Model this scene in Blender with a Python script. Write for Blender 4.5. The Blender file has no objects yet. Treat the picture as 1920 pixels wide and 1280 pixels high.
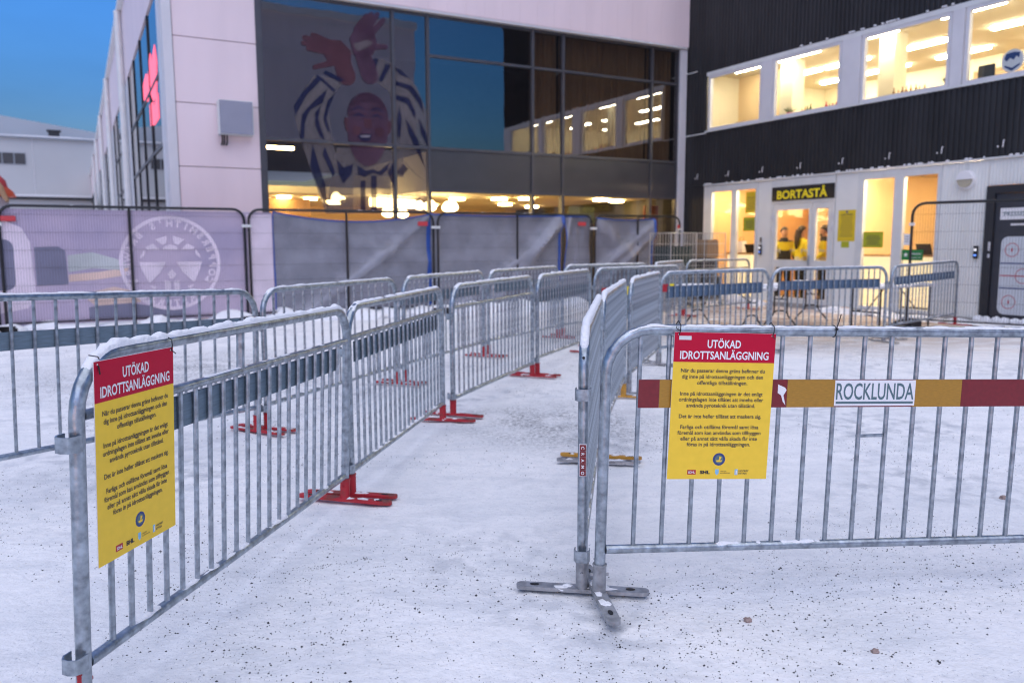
import bpy, bmesh, math, random
from math import sin, cos, pi, radians
from mathutils import Vector, Matrix, noise as mnoise
S = bpy.context.scene
COL = S.collection
random.seed(7)

# ------------------------------------------------------------------ camera, sky, sun, exposure
PITCH, ROLL, CAMH = 0.1222, -0.0030, 1.455
cd = bpy.data.cameras.new('camera'); cam = bpy.data.objects.new('camera', cd); COL.objects.link(cam)
cd.sensor_width = 36.0; cd.lens = 36.0 * 1493 / 1920
cd.clip_start = 0.05; cd.clip_end = 3000
cd.dof.use_dof = True; cd.dof.focus_distance = 3.0; cd.dof.aperture_fstop = 2.6
fw = Vector((0, cos(PITCH), -sin(PITCH))); up0 = Vector((0, sin(PITCH), cos(PITCH))); rt0 = Vector((1, 0, 0))
rt = cos(ROLL) * rt0 + sin(ROLL) * up0; up = -sin(ROLL) * rt0 + cos(ROLL) * up0
M = Matrix((rt, up, -fw)).transposed().to_4x4(); M.translation = (0, 0, CAMH)
cam.matrix_world = M
S.camera = cam

EXPO = 2.74
K = 2.0 ** -EXPO                      # lamp radiances below are given as they show at this exposure
S.view_settings.view_transform = 'Standard'; S.view_settings.look = 'None'
S.view_settings.exposure = EXPO; S.view_settings.gamma = 1.0
S.view_settings.use_curve_mapping = False
S.cycles.use_denoising = True; S.cycles.filter_width = 1.1
S.cycles.max_bounces = 10; S.cycles.transparent_max_bounces = 24; S.cycles.sample_clamp_indirect = 0.6
S.cycles.caustics_reflective = False; S.cycles.caustics_refractive = False

SUN_ELEV, SUN_HEAD = radians(0.6), radians(182)      # heading clockwise from +Y, i.e. low behind the camera
w = bpy.data.worlds.new('World'); S.world = w; w.use_nodes = True
nt = w.node_tree; bg = nt.nodes['Background']
sky = nt.nodes.new('ShaderNodeTexSky'); sky.sky_type = 'NISHITA'; sky.sun_disc = False
sky.sun_elevation = SUN_ELEV; sky.sun_rotation = SUN_HEAD
sky.altitude = 50; sky.air_density = 1.0; sky.dust_density = 0.6; sky.ozone_density = 4.5
cn = nt.nodes.new('ShaderNodeTexNoise'); cn.inputs['Scale'].default_value = 2.6; cn.inputs['Detail'].default_value = 6
ctc = nt.nodes.new('ShaderNodeTexCoord'); cmp_ = nt.nodes.new('ShaderNodeMapping'); cmp_.inputs['Scale'].default_value = (1, 1, 3.2)
nt.links.new(ctc.outputs['Generated'], cmp_.inputs[0]); nt.links.new(cmp_.outputs[0], cn.inputs['Vector'])
cr = nt.nodes.new('ShaderNodeMapRange'); cr.inputs[1].default_value = .35; cr.inputs[2].default_value = .7; cr.inputs[3].default_value = .90; cr.inputs[4].default_value = 1.12
nt.links.new(cn.outputs['Fac'], cr.inputs[0])
cs = nt.nodes.new('ShaderNodeVectorMath'); cs.operation = 'SCALE'; nt.links.new(sky.outputs[0], cs.inputs[0]); nt.links.new(cr.outputs[0], cs.inputs['Scale'])
nt.links.new(cs.outputs[0], bg.inputs[0]); bg.inputs[1].default_value = 0.15
sl = bpy.data.lights.new('sun', 'SUN'); sl.energy = 0.385; sl.angle = radians(92); sl.color = (1.0, 0.965, 0.97)
so = bpy.data.objects.new('sun', sl); COL.objects.link(so)
sd = Vector((sin(SUN_HEAD) * cos(1.19), cos(SUN_HEAD) * cos(1.19), sin(1.19)))
so.rotation_euler = sd.to_track_quat('Z', 'Y').to_euler()

# ------------------------------------------------------------------ materials
def mat(name, base, rough=.6, metal=0.0, vary=0.0, vscale=4.0, bump=0.0, bscale=40.0, emit=None, estr=0.0, spec=.5, stretch=None, second=None, thr=(.55, .7)):
    m = bpy.data.materials.new(name); m.use_nodes = True
    t = m.node_tree; p = t.nodes['Principled BSDF']
    p.inputs['Base Color'].default_value = (*base, 1); p.inputs['Roughness'].default_value = rough
    p.inputs['Metallic'].default_value = metal; p.inputs['Specular IOR Level'].default_value = spec
    tc = t.nodes.new('ShaderNodeTexCoord'); vec = tc.outputs['Object']
    if stretch:
        mp = t.nodes.new('ShaderNodeMapping'); mp.inputs['Scale'].default_value = stretch
        t.links.new(vec, mp.inputs[0]); vec = mp.outputs[0]
    if vary or second:
        n = t.nodes.new('ShaderNodeTexNoise'); n.inputs['Scale'].default_value = vscale; n.inputs['Detail'].default_value = 5
        t.links.new(vec, n.inputs['Vector'])
        r = t.nodes.new('ShaderNodeValToRGB')
        if second:
            r.color_ramp.elements[0].position, r.color_ramp.elements[1].position = thr
            r.color_ramp.elements[0].color = (*base, 1); r.color_ramp.elements[1].color = (*second, 1)
        else:
            r.color_ramp.elements[0].position = .3; r.color_ramp.elements[1].position = .7
            r.color_ramp.elements[0].color = (*[c * (1 - vary) for c in base], 1)
            r.color_ramp.elements[1].color = (*[min(1, c * (1 + vary)) for c in base], 1)
        t.links.new(n.outputs['Fac'], r.inputs[0]); t.links.new(r.outputs[0], p.inputs['Base Color'])
    if bump:
        n2 = t.nodes.new('ShaderNodeTexNoise'); n2.inputs['Scale'].default_value = bscale; n2.inputs['Detail'].default_value = 4
        t.links.new(vec, n2.inputs['Vector'])
        b = t.nodes.new('ShaderNodeBump'); b.inputs['Strength'].default_value = bump; b.inputs['Distance'].default_value = .01
        t.links.new(n2.outputs['Fac'], b.inputs['Height']); t.links.new(b.outputs[0], p.inputs['Normal'])
    if emit:
        p.inputs['Emission Color'].default_value = (*emit, 1); p.inputs['Emission Strength'].default_value = estr * K
    return m

def glass(name, tint, ior, rough=0.0, wave=.03):
    m = bpy.data.materials.new(name); m.use_nodes = True
    t = m.node_tree; t.nodes.remove(t.nodes['Principled BSDF'])
    out = t.nodes['Material Output']
    tr = t.nodes.new('ShaderNodeBsdfTransparent'); tr.inputs[0].default_value = (*tint, 1)
    gl = t.nodes.new('ShaderNodeBsdfGlossy'); gl.inputs['Roughness'].default_value = rough; gl.inputs['Color'].default_value = (1, 1, 1, 1)
    fr = t.nodes.new('ShaderNodeFresnel'); fr.inputs[0].default_value = ior
    ge = t.nodes.new('ShaderNodeNewGeometry')
    inv = t.nodes.new('ShaderNodeMath'); inv.operation = 'SUBTRACT'; inv.inputs[0].default_value = 1
    mu = t.nodes.new('ShaderNodeMath'); mu.operation = 'MULTIPLY'
    mx = t.nodes.new('ShaderNodeMixShader')
    # slight waviness of the pane
    tc = t.nodes.new('ShaderNodeTexCoord'); n = t.nodes.new('ShaderNodeTexNoise'); n.inputs['Scale'].default_value = .9
    bp = t.nodes.new('ShaderNodeBump'); bp.inputs['Strength'].default_value = wave; bp.inputs['Distance'].default_value = .05
    t.links.new(tc.outputs['Object'], n.inputs['Vector']); t.links.new(n.outputs['Fac'], bp.inputs['Height']); t.links.new(bp.outputs[0], gl.inputs['Normal'])
    t.links.new(ge.outputs['Backfacing'], inv.inputs[1]); t.links.new(fr.outputs[0], mu.inputs[0]); t.links.new(inv.outputs[0], mu.inputs[1])
    t.links.new(mu.outputs[0], mx.inputs[0]); t.links.new(tr.outputs[0], mx.inputs[1]); t.links.new(gl.outputs[0], mx.inputs[2])
    t.links.new(mx.outputs[0], out.inputs[0])
    return m

def film(name, col):
    m = mat(name, col, .8); t = m.node_tree; p = t.nodes['Principled BSDF']; out = t.nodes['Material Output']
    tl = t.nodes.new('ShaderNodeBsdfTranslucent'); tl.inputs[0].default_value = (*col, 1); mx = t.nodes.new('ShaderNodeMixShader'); mx.inputs[0].default_value = .35
    t.links.new(tl.outputs[0], mx.inputs[1]); t.links.new(p.outputs[0], mx.inputs[2]); t.links.new(mx.outputs[0], out.inputs[0])
    return m

def translucent(name, col, alpha, vary=.15, vscale=1.2, second=None):
    """printed cloth / perforated film: part of the light passes straight through it"""
    m = mat(name, col, .9, vary=vary if not second else 0, vscale=vscale, second=second, thr=(.4, .62))
    t = m.node_tree; p = t.nodes['Principled BSDF']; out = t.nodes['Material Output']
    p.inputs['Specular IOR Level'].default_value = .1
    tr = t.nodes.new('ShaderNodeBsdfTransparent'); mx = t.nodes.new('ShaderNodeMixShader'); mx.inputs[0].default_value = alpha
    t.links.new(tr.outputs[0], mx.inputs[1]); t.links.new(p.outputs[0], mx.inputs[2]); t.links.new(mx.outputs[0], out.inputs[0])
    return m

MT = {}
MT['steel'] = mat('galvanised_steel', (.33, .375, .42), .30, .8, vary=.40, vscale=30, bump=.14, bscale=90)
MT['steel_worn'] = mat('worn_galvanised_steel', (.36, .37, .39), .5, .6, vary=.35, vscale=22, bump=.2, bscale=120)
MT['board'] = mat('grey_board_back', (.16, .22, .27), .45, .2, vary=.18, vscale=14, stretch=(1, 1, 8))
MT['boardlight'] = mat('grey_blue_board', (.075, .125, .20), .45, .1, vary=.15, vscale=8)
MT['refl_red'] = mat('reflective_red', (.19, .008, .014), .35, 0, vary=.12, vscale=60, spec=.6)
MT['refl_yel'] = mat('reflective_amber', (.40, .20, .015), .38, 0, vary=.14, vscale=50, spec=.6, stretch=(1, 1, 6))
MT['redpaint'] = mat('red_paint', (.46, .015, .03), .4, 0, vary=.2, vscale=20, second=None)
MT['redrust'] = mat('worn_red_paint', (.44, .016, .028), .5, 0, vscale=14, second=(.16, .045, .03), thr=(.5, .66))
MT['yelpaint'] = mat('worn_yellow_paint', (.55, .27, .03), .5, 0, vscale=14, second=(.22, .12, .05), thr=(.5, .68))
MT['snowcap'] = mat('fresh_snow', (.82, .83, .86), .85, 0, vary=.04, vscale=25, bump=.7, bscale=70, spec=.2)
MT['black'] = mat('black_plastic', (.012, .012, .014), .45)
MT['blacksteel'] = mat('black_coated_steel', (.012, .013, .016), .4, .1)
MT['wire'] = mat('dark_wire', (.03, .03, .04), .5, .3)
MT['white'] = mat('white_cladding', (.80, .665, .68), .5, 0, vary=.055, vscale=.9, bump=.03, bscale=4, stretch=(1.6, 1.6, .25))
MT['whitetrim'] = mat('white_trim', (.66, .65, .67), .45, 0, vary=.05, vscale=2)
MT['greyframe'] = mat('grey_mullion', (.085, .085, .095), .4, .3, vary=.1)
MT['spandrel'] = mat('grey_spandrel', (.062, .06, .064), .3, .1, vary=.12, vscale=1.5, spec=.6)
MT['blackclad'] = mat('charcoal_cladding', (.022, .022, .024), .5, 0, vary=.35, vscale=1.8, stretch=(1, 1.2, .3))
MT['palepanel'] = mat('pale_wall_panel', (.78, .78, .75), .5, 0, vary=.05, vscale=1.5)
MT['alu'] = mat('grey_white_aluminium', (.70, .71, .70), .4, .05, vary=.05)
MT['glass_dark'] = glass('tinted_glass', (.62, .59, .55), 2.5)
MT['glass_clear'] = glass('clear_glass', (.92, .93, .92), 1.5)
MT['glass_low'] = glass('low_front_glass', (.85, .83, .78), 1.6)
MT['glass_side'] = glass('side_glass', (.3, .32, .36), 2.2, wave=.0)
MT['inwarm'] = mat('warm_interior_wall', (.78, .58, .34), .8, vary=.06, vscale=1)
MT['inorange'] = mat('orange_interior_wall', (.76, .45, .20), .8, vary=.06, vscale=1)
MT['inwhite'] = mat('cream_interior_wall', (.80, .74, .58), .8, vary=.04, vscale=1)
MT['infloor'] = mat('interior_floor', (.36, .27, .17), .5, vary=.2, vscale=2)
MT['indark'] = mat('dark_interior_wall', (.045, .045, .05), .9, vary=.2)
MT['curtain'] = mat('brown_curtain', (.60, .45, .30), .9, vary=.2, vscale=5, stretch=(8, 1, .3))
MT['wood'] = mat('wood_panel', (.33, .19, .08), .6, vary=.25, vscale=3, stretch=(9, 9, .5))
MT['hivis'] = mat('hi_vis_yellow', (.75, .62, .02), .7, vary=.1, vscale=9)
MT['refband'] = mat('reflective_band', (.55, .55, .52), .4)
MT['darkcloth'] = mat('black_cloth', (.018, .018, .02), .85, vary=.2, vscale=15)
MT['skin'] = mat('skin', (.55, .30, .20), .55, vary=.06, vscale=20)
MT['hair'] = mat('dark_hair', (.028, .017, .011), .6, vary=.3, vscale=40, stretch=(5, 5, 1))
MT['yelsign'] = mat('yellow_sign_print', (.92, .61, .055), .5, vary=.03, vscale=30, spec=.25)
MT['redsign'] = mat('red_sign_print', (.52, .004, .035), .5, vary=.02, vscale=30, spec=.25)
MT['whiteink'] = mat('white_print', (.84, .83, .84), .55)
MT['blackink'] = mat('black_print', (.025, .025, .03), .6)
MT['inkbrown'] = mat('dark_print_text', (.05, .045, .05), .6)
MT['navyink'] = mat('navy_print', (.035, .06, .20), .55)
MT['blueink'] = mat('light_blue_print', (.25, .52, .72), .55)
MT['teal'] = mat('grey_teal_print', (.10, .17, .19), .55)
MT['lime'] = mat('lime_paper', (.42, .44, .02), .7, vary=.05, vscale=20)
MT['yelpaper'] = mat('yellow_paper', (.72, .52, .02), .7, vary=.04, vscale=20)
MT['signyel'] = mat('yellow_lettering', (1.0, .80, .02), .5)
MT['green'] = mat('green_sign', (.012, .20, .045), .5)
MT['doorgrey'] = mat('dark_grey_door', (.04, .043, .055), .45, 0, vary=.1)
MT['doorframe'] = mat('charcoal_frame', (.022, .024, .030), .45)
MT['frost'] = mat('white_frosted_film', (.62, .66, .70), .5, vary=.04)
MT['glowfront_added'] = mat('counter_front_added_glow', (.8, .72, .55), .5, emit=(1, .76, .42), estr=1.0)  # no backlight there: emission added to brighten the counter fronts
MT['farwall'] = mat('grey_hall_wall', (.50, .51, .52), .6, vary=.05, vscale=.15)
MT['farroof'] = mat('grey_hall_upper_wall', (.36, .40, .45), .6, vary=.05, vscale=.15)
MT['conc'] = mat('concrete', (.33, .32, .31), .85, vary=.15, vscale=3)
MT['rubber'] = mat('black_rubber_block', (.02, .02, .022), .8, vary=.2, bump=.3)
MT['tarp'] = mat('grey_blue_tarpaulin', (.255, .26, .305), .5, 0, vary=.2, vscale=2.4, bump=.5, bscale=9, spec=.5)
MT['tarpedge'] = mat('blue_tarpaulin_hem', (.03, .10, .42), .5)
MT['banner'] = translucent('lilac_banner_print', (.60, .50, .62), .93, vscale=.9, second=(.47, .41, .55))
MT['bannerlight'] = translucent('pale_banner_print', (.84, .73, .82), .95)
MT['bannerdark'] = translucent('slate_banner_print', (.28, .28, .38), .8)
MT['bannergreen'] = translucent('misty_banner_print', (.58, .61, .61), .93)
MT['bannerpeach'] = translucent('peach_banner_print', (.80, .60, .52), .93)
MT['pcream'] = translucent('printed_cream', (.19, .17, .175), .36)
MT['pnavy'] = translucent('printed_navy', (.022, .028, .075), .54)
MT['pskin'] = translucent('printed_skin', (.11, .05, .066), .52, vary=.25, vscale=2.0)
MT['pskin2'] = translucent('printed_shaded_skin', (.105, .055, .09), .46, vary=.25, vscale=2.0)
MT['pshade'] = translucent('printed_dark_skin', (.07, .038, .065), .40)
MT['pwhite'] = translucent('printed_white', (.22, .20, .22), .8)
MT['redplastic'] = mat('red_plastic', (.55, .05, .06), .5)
MT['orange'] = mat('orange_cloth', (.60, .08, .02), .6, vary=.15)
MT['tan'] = mat('tan_edge', (.33, .20, .11), .7, vary=.1)
MT['leaf'] = mat('plant_leaf', (.07, .12, .02), .6, vary=.3, vscale=30)
MT['pink'] = mat('pink_pot', (.6, .22, .28), .5)
MT['brownbox'] = mat('brown_cardboard', (.36, .22, .11), .8, vary=.1)
MT['greensteel'] = mat('dark_green_steel', (.03, .05, .05), .5, .2)
MT['palesteel'] = mat('pale_wire_steel', (.55, .52, .47), .4, .4)
MT['brownice'] = mat('brown_ice_lump', (.32, .24, .22), .7, vary=.2, vscale=20, bump=.5)
MT['grit'] = mat('dark_grit', (.03, .03, .036), .8, vary=.5, vscale=3)
MT['lamp_up'] = mat('lamp_strip', (.9, .9, .85), .5, emit=(1, .89, .66), estr=62)
MT['lamp_down'] = mat('warm_lamp_strip', (.9, .85, .7), .5, emit=(1, .75, .44), estr=135)
MT['lamp_back'] = mat('warm_back_lamp_strip', (.9, .85, .7), .5, emit=(1, .73, .41), estr=50)
MT['lamp_disc'] = mat('warm_ceiling_disc', (.9, .85, .7), .5, emit=(1, .72, .32), estr=72)
MT['lamp_pend'] = mat('warm_pendant', (.9, .85, .7), .5, emit=(1, .76, .38), estr=26)
MT['neon'] = mat('red_neon_sign', (.5, .05, .1), .5, emit=(1, .13, .20), estr=1.5)
MT['blueled'] = mat('blue_led', (.1, .2, .8), .5, emit=(.12, .3, 1), estr=1.6)
MT['whiteled'] = mat('white_led', (.8, .8, .8), .5, emit=(.9, .9, 1), estr=.8)
MT['lampglass'] = mat('opal_lamp_glass', (.45, .41, .31), .4)

ORD = ['first', 'second', 'third', 'fourth', 'fifth', 'sixth', 'seventh', 'eighth', 'ninth', 'tenth', 'eleventh', 'twelfth', 'thirteenth', 'fourteenth', 'fifteenth', 'sixteenth']
# ------------------------------------------------------------------ mesh helpers
class MB:
    """collects shapes, builds ONE mesh object"""
    def __init__(s): s.v = []; s.f = []; s.m = []; s.cur = 0
    def add(s, vs, fs):
        o = len(s.v); s.v += [tuple(p) for p in vs]
        for f in fs: s.f.append(tuple(i + o for i in f)); s.m.append(s.cur)
        return s
    def box(s, x0, x1, y0, y1, z0, z1):
        return s.add([(x0, y0, z0), (x1, y0, z0), (x1, y1, z0), (x0, y1, z0), (x0, y0, z1), (x1, y0, z1), (x1, y1, z1), (x0, y1, z1)],
                     [(0, 3, 2, 1), (4, 5, 6, 7), (0, 1, 5, 4), (1, 2, 6, 5), (2, 3, 7, 6), (3, 0, 4, 7)])
    def bev(s, x0, x1, y0, y1, z0, z1, b):
        bm = bmesh.new(); bmesh.ops.create_cube(bm, size=1)
        for v in bm.verts: v.co = Vector(((x0 + x1) / 2 + v.co.x * (x1 - x0), (y0 + y1) / 2 + v.co.y * (y1 - y0), (z0 + z1) / 2 + v.co.z * (z1 - z0)))
        bmesh.ops.bevel(bm, geom=bm.edges[:], offset=b, segments=2, affect='EDGES')
        bm.verts.index_update(); s.add([v.co[:] for v in bm.verts], [[v.index for v in f.verts] for f in bm.faces]); bm.free(); return s
    def tube(s, path, r, n=8, caps=True):
        P = [Vector(p) for p in path]; rings = []; prev = None
        for i, p in enumerate(P):
            d = (P[min(i + 1, len(P) - 1)] - P[max(i - 1, 0)]).normalized()
            if prev is None:
                u = d.orthogonal().normalized()
                if abs(d.z) < .9: u = (Vector((0, 0, 1)) - d * d.z).normalized()
            else: u = (prev - d * prev.dot(d)).normalized()
            prev = u; q = d.cross(u); rr = r[i] if isinstance(r, (list, tuple)) else r
            rings.append([p + (u * cos(2 * pi * k / n) + q * sin(2 * pi * k / n)) * rr for k in range(n)])
        vs = [v for g in rings for v in g]; fs = []
        for i in range(len(P) - 1):
            for k in range(n):
                a, b = i * n + k, i * n + (k + 1) % n
                fs.append((a, b, b + n, a + n))
        if caps: fs.append(tuple(range(n))[::-1]); fs.append(tuple((len(P) - 1) * n + k for k in range(n)))
        return s.add(vs, fs)
    def prism(s, pts, fn, t):
        """polygon pts (u,w) extruded by t: fn(u,w,d)->xyz"""
        n = len(pts)
        vs = [fn(u, w_, 0) for u, w_ in pts] + [fn(u, w_, t) for u, w_ in pts]
        return s.add(vs, [tuple(range(n)), tuple(range(n, 2 * n))[::-1]] + [(i, (i + 1) % n, n + (i + 1) % n, n + i)[::-1] for i in range(n)])
    def lathe(s, prof, n=16, at=(0, 0, 0)):
        vs = []; fs = []
        for r, z in prof:
            for k in range(n): vs.append((at[0] + r * cos(2 * pi * k / n), at[1] + r * sin(2 * pi * k / n), at[2] + z))
        for i in range(len(prof) - 1):
            for k in range(n):
                a, b = i * n + k, i * n + (k + 1) % n; fs.append((a, b, b + n, a + n))
        fs.append(tuple(range(n))[::-1]); fs.append(tuple((len(prof) - 1) * n + k for k in range(n)))
        return s.add(vs, fs)
    def ball(s, c, r, seed=0, amp=.25, sub=2):
        bm = bmesh.new(); bmesh.ops.create_icosphere(bm, subdivisions=sub, radius=1)
        out = []
        for v in bm.verts:
            k = 1 + amp * mnoise.noise(v.co * 1.7 + Vector((seed * 3.1, seed, 0)))
            out.append((c[0] + v.co.x * r[0] * k, c[1] + v.co.y * r[1] * k, c[2] + v.co.z * r[2] * k))
        bm.verts.index_update(); s.add(out, [[v.index for v in f.verts] for f in bm.faces]); bm.free(); return s
    def mesh(s, name, mats, smooth=False, off=(0, 0, 0)):
        me = bpy.data.meshes.new(name)
        me.from_pydata([(x - off[0], y - off[1], z - off[2]) for x, y, z in s.v], [], s.f)
        for m in (mats if isinstance(mats, (list, tuple)) else [mats]): me.materials.append(m)
        me.polygons.foreach_set('material_index', s.m)
        bm = bmesh.new(); bm.from_mesh(me); bmesh.ops.recalc_face_normals(bm, faces=bm.faces); bm.to_mesh(me); bm.free()
        if smooth:
            me.polygons.foreach_set('use_smooth', [True] * len(me.polygons))
            me.set_sharp_from_angle(angle=radians(42))
        me.update(); return me
    def build(s, name, mats, parent=None, smooth=False, off=None):
        if off is None: off = parent.get('_off', (0, 0, 0)) if parent is not None else (0, 0, 0)
        return link(name, s.mesh(name, mats, smooth, off), parent)

def link(name, me, parent=None):
    o = bpy.data.objects.new(name, me); COL.objects.link(o)
    if parent is not None:
        o.parent = parent
        if '_off' in parent: o['_off'] = parent['_off']
    return o

def tag(o, label=None, cat=None, group=None, kind=None):
    if label: o['label'] = label
    if cat: o['category'] = cat
    if group: o['group'] = group
    if kind: o['kind'] = kind
    return o

def thing(name, label, cat, loc=(0, 0, 0), rotz=0, group=None):
    o = bpy.data.objects.new(name, None); COL.objects.link(o); o.empty_display_size = .1
    o.location = loc; o.rotation_euler = (0, 0, rotz)
    return tag(o, label, cat, group)

# the two buildings share one grid: b runs along the glass front (to the right), a runs away along the dark front
PHI = 0.4955
BV = Vector((cos(PHI), sin(PHI), 0)); AV = Vector((-sin(PHI), cos(PHI), 0))
def W(b, a, z=0): return BV * b + AV * a + Vector((0, 0, z))
def AB(x, y): p = Vector((x, y, 0)); return p.dot(BV), p.dot(AV)
def thing_b(name, label, cat, b, a, z=0, group=None):
    """a thing whose parts are given in the building grid (b, a, z)"""
    o = thing(name, label, cat, W(b, a, z), PHI, group); o['_off'] = (b, a, z); return o

def text_mesh(name, body, m, width=None, cap=None, bold=0.0, spacing=1.0, depth=.0008):
    """letters as flat print, centred; x = reading direction, z = up, faces -y; scaled to width and cap height"""
    cu = bpy.data.curves.new('t', 'FONT'); cu.body = body; cu.size = 1; cu.resolution_u = 3
    cu.offset = bold; cu.space_character = spacing
    ob = bpy.data.objects.new('t', cu); COL.objects.link(ob)
    bpy.context.view_layer.update()
    me = bpy.data.meshes.new_from_object(ob.evaluated_get(bpy.context.evaluated_depsgraph_get()))
    bpy.data.objects.remove(ob); bpy.data.curves.remove(cu)
    xs = [v.co.x for v in me.vertices]; x0, x1 = min(xs), max(xs)
    sy = (cap / .729) if cap else width / (x1 - x0)
    sx = (width / (x1 - x0)) if width else sy
    for v in me.vertices: v.co = Vector(((v.co.x - (x0 + x1) / 2) * sx, -depth, (v.co.y - .3645) * sy))
    me.name = name; me.materials.clear(); me.materials.append(m); me.update()
    return me

def text(name, body, m, parent, loc, width=None, cap=None, bold=.0, rotz=0, spacing=1.0, tilt=0):
    me = text_mesh(name, body, m, width, cap, bold, spacing)
    o = link(name, me, parent)
    off = parent.get('_off', (0, 0, 0)) if parent is not None else (0, 0, 0)
    o.location = (loc[0] - off[0], loc[1] - off[1], loc[2] - off[2]); o.rotation_euler = (0, tilt, rotz)
    return o

def snow_strip(mb, path, wdt, hgt, seed, step=.02, gaps=0.0):
    """lumpy snow lying along a rail path (top surface line)"""
    P = [Vector(p) for p in path]; pts = []
    for i in range(len(P) - 1):
        n = max(1, int((P[i + 1] - P[i]).length / step))
        for k in range(n): pts.append(P[i].lerp(P[i + 1], k / n))
    pts.append(P[-1]); rings = []; m = 7
    for i, p in enumerate(pts):
        d = (pts[min(i + 1, len(pts) - 1)] - pts[max(i - 1, 0)]).normalized()
        side = d.cross(Vector((0, 0, 1)));
        if side.length < .05: side = Vector((0, 1, 0))
        side.normalize(); upv = side.cross(d).normalized()
        if upv.z < 0: upv = -upv
        nz = mnoise.noise(p * 9 + Vector((seed, 0, 0))); n2 = mnoise.noise(p * 31 + Vector((0, seed, 0)))
        h = hgt * (.75 + .55 * nz + .4 * n2); w_ = wdt * (1 + .22 * nz + .15 * n2)
        if gaps and mnoise.noise(p * 4.3 + Vector((0, 0, seed))) < gaps - .5: h *= .08; w_ *= .35
        e = min(1, i / 3, (len(pts) - 1 - i) / 3) ** .5; h *= max(e, .05); w_ *= max(e, .2)
        rings.append([p + side * (w_ * cos(pi * k / (m - 1))) + upv * (h * sin(pi * k / (m - 1)) ** .7 - .004) for k in range(m)])
    vs = [v for g in rings for v in g]; fs = []
    for i in range(len(pts) - 1):
        for k in range(m - 1):
            a = i * m + k; fs.append((a, a + 1, a + 1 + m, a + m))
        fs.append((i * m + m - 1, i * m, i * m + m, i * m + 2 * m - 1))
    fs.append(tuple(range(m))); fs.append(tuple(len(vs) - m + k for k in range(m))[::-1])
    mb.add(vs, fs); return mb
# ------------------------------------------------------------------ ground
def axis(lo, hi, d, far, k=1.28):
    a = [lo + i * d for i in range(int((hi - lo) / d) + 1)]
    s, x = d, a[-1]
    while x < far: s *= k; x += s; a.append(x)
    s, x = d, a[0]
    while x > -far: s *= k; x -= s; a.insert(0, x)
    return a
def ground_z(x, y):
    f = max(0, 1 - max(0, math.hypot(x, y - 5) - 9) / 12)
    p = Vector((x, y, 0))
    return f * (.010 * mnoise.noise(p * 1.3) + .006 * mnoise.noise(p * 4.1) + .004 * mnoise.noise(p * 11) - .009 * max(0, mnoise.noise(p * 3.3 + Vector((9, 4, 0))) - .12) + .004 * mnoise.noise(p * 19))
gx = axis(-4.0, 4.6, .042, 900); gy = axis(1.4, 8.0, .042, 900)
vs = [(x, y, ground_z(x, y)) for y in gy for x in gx]; nx = len(gx)
fs = [(j * nx + i, j * nx + i + 1, (j + 1) * nx + i + 1, (j + 1) * nx + i) for j in range(len(gy) - 1) for i in range(nx - 1)]
gm = bpy.data.materials.new('packed_snow'); gm.use_nodes = True
t = gm.node_tree; p = t.nodes['Principled BSDF']; p.inputs['Roughness'].default_value = .75; p.inputs['Specular IOR Level'].default_value = .25
L = t.links.new
geo = t.nodes.new('ShaderNodeNewGeometry'); pos = geo.outputs['Position']
def noise(scale, detail=5, rough=.55, stretch=None):
    v = pos
    if stretch:
        mp = t.nodes.new('ShaderNodeMapping'); mp.inputs['Scale'].default_value = stretch; L(pos, mp.inputs[0]); v = mp.outputs[0]
    n = t.nodes.new('ShaderNodeTexNoise'); n.inputs['Scale'].default_value = scale; n.inputs['Detail'].default_value = detail
    n.inputs['Roughness'].default_value = rough; L(v, n.inputs['Vector']); return n.outputs['Fac']
def ramp(x, a, b, ca=0.0, cb=1.0):
    m = t.nodes.new('ShaderNodeMapRange'); m.inputs[1].default_value = a; m.inputs[2].default_value = b
    m.inputs[3].default_value = ca; m.inputs[4].default_value = cb; L(x, m.inputs[0]); return m.outputs[0]
def math_(op, x, y):
    m = t.nodes.new('ShaderNodeMath'); m.operation = op
    for i, q in enumerate((x, y)):
        if isinstance(q, (int, float)): m.inputs[i].default_value = q
        else: L(q, m.inputs[i])
    return m.outputs[0]
def mixc(f, c1, c2):
    m = t.nodes.new('ShaderNodeMix'); m.data_type = 'RGBA'
    L(f, m.inputs[0])
    for i, c in ((6, c1), (7, c2)):
        if isinstance(c, tuple): m.inputs[i].default_value = (*c, 1)
        else: L(c, m.inputs[i])
    return m.outputs[2]
def spot(x, y, r, soft):
    d = t.nodes.new('ShaderNodeVectorMath'); d.operation = 'DISTANCE'; L(pos, d.inputs[0]); d.inputs[1].default_value = (x, y, 0)
    return ramp(d.outputs['Value'], r + soft, r, 0, 1)
col = mixc(ramp(noise(1.1), .42, .68), (.89, .885, .895), (.80, .81, .83))
col = mixc(ramp(noise(9, 6, .7), .48, .72), col, (.76, .775, .80))
col = mixc(ramp(noise(58, 3, .6), .655, .72), col, (.50, .525, .60))
col = mixc(math_('MULTIPLY', ramp(noise(38, 5, .7), .56, .70), .55), col, (.55, .57, .61))
col = mixc(math_('MULTIPLY', ramp(noise(.5, 3), .5, .62), ramp(noise(7), .45, .65)), col, (.52, .54, .58))
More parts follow.
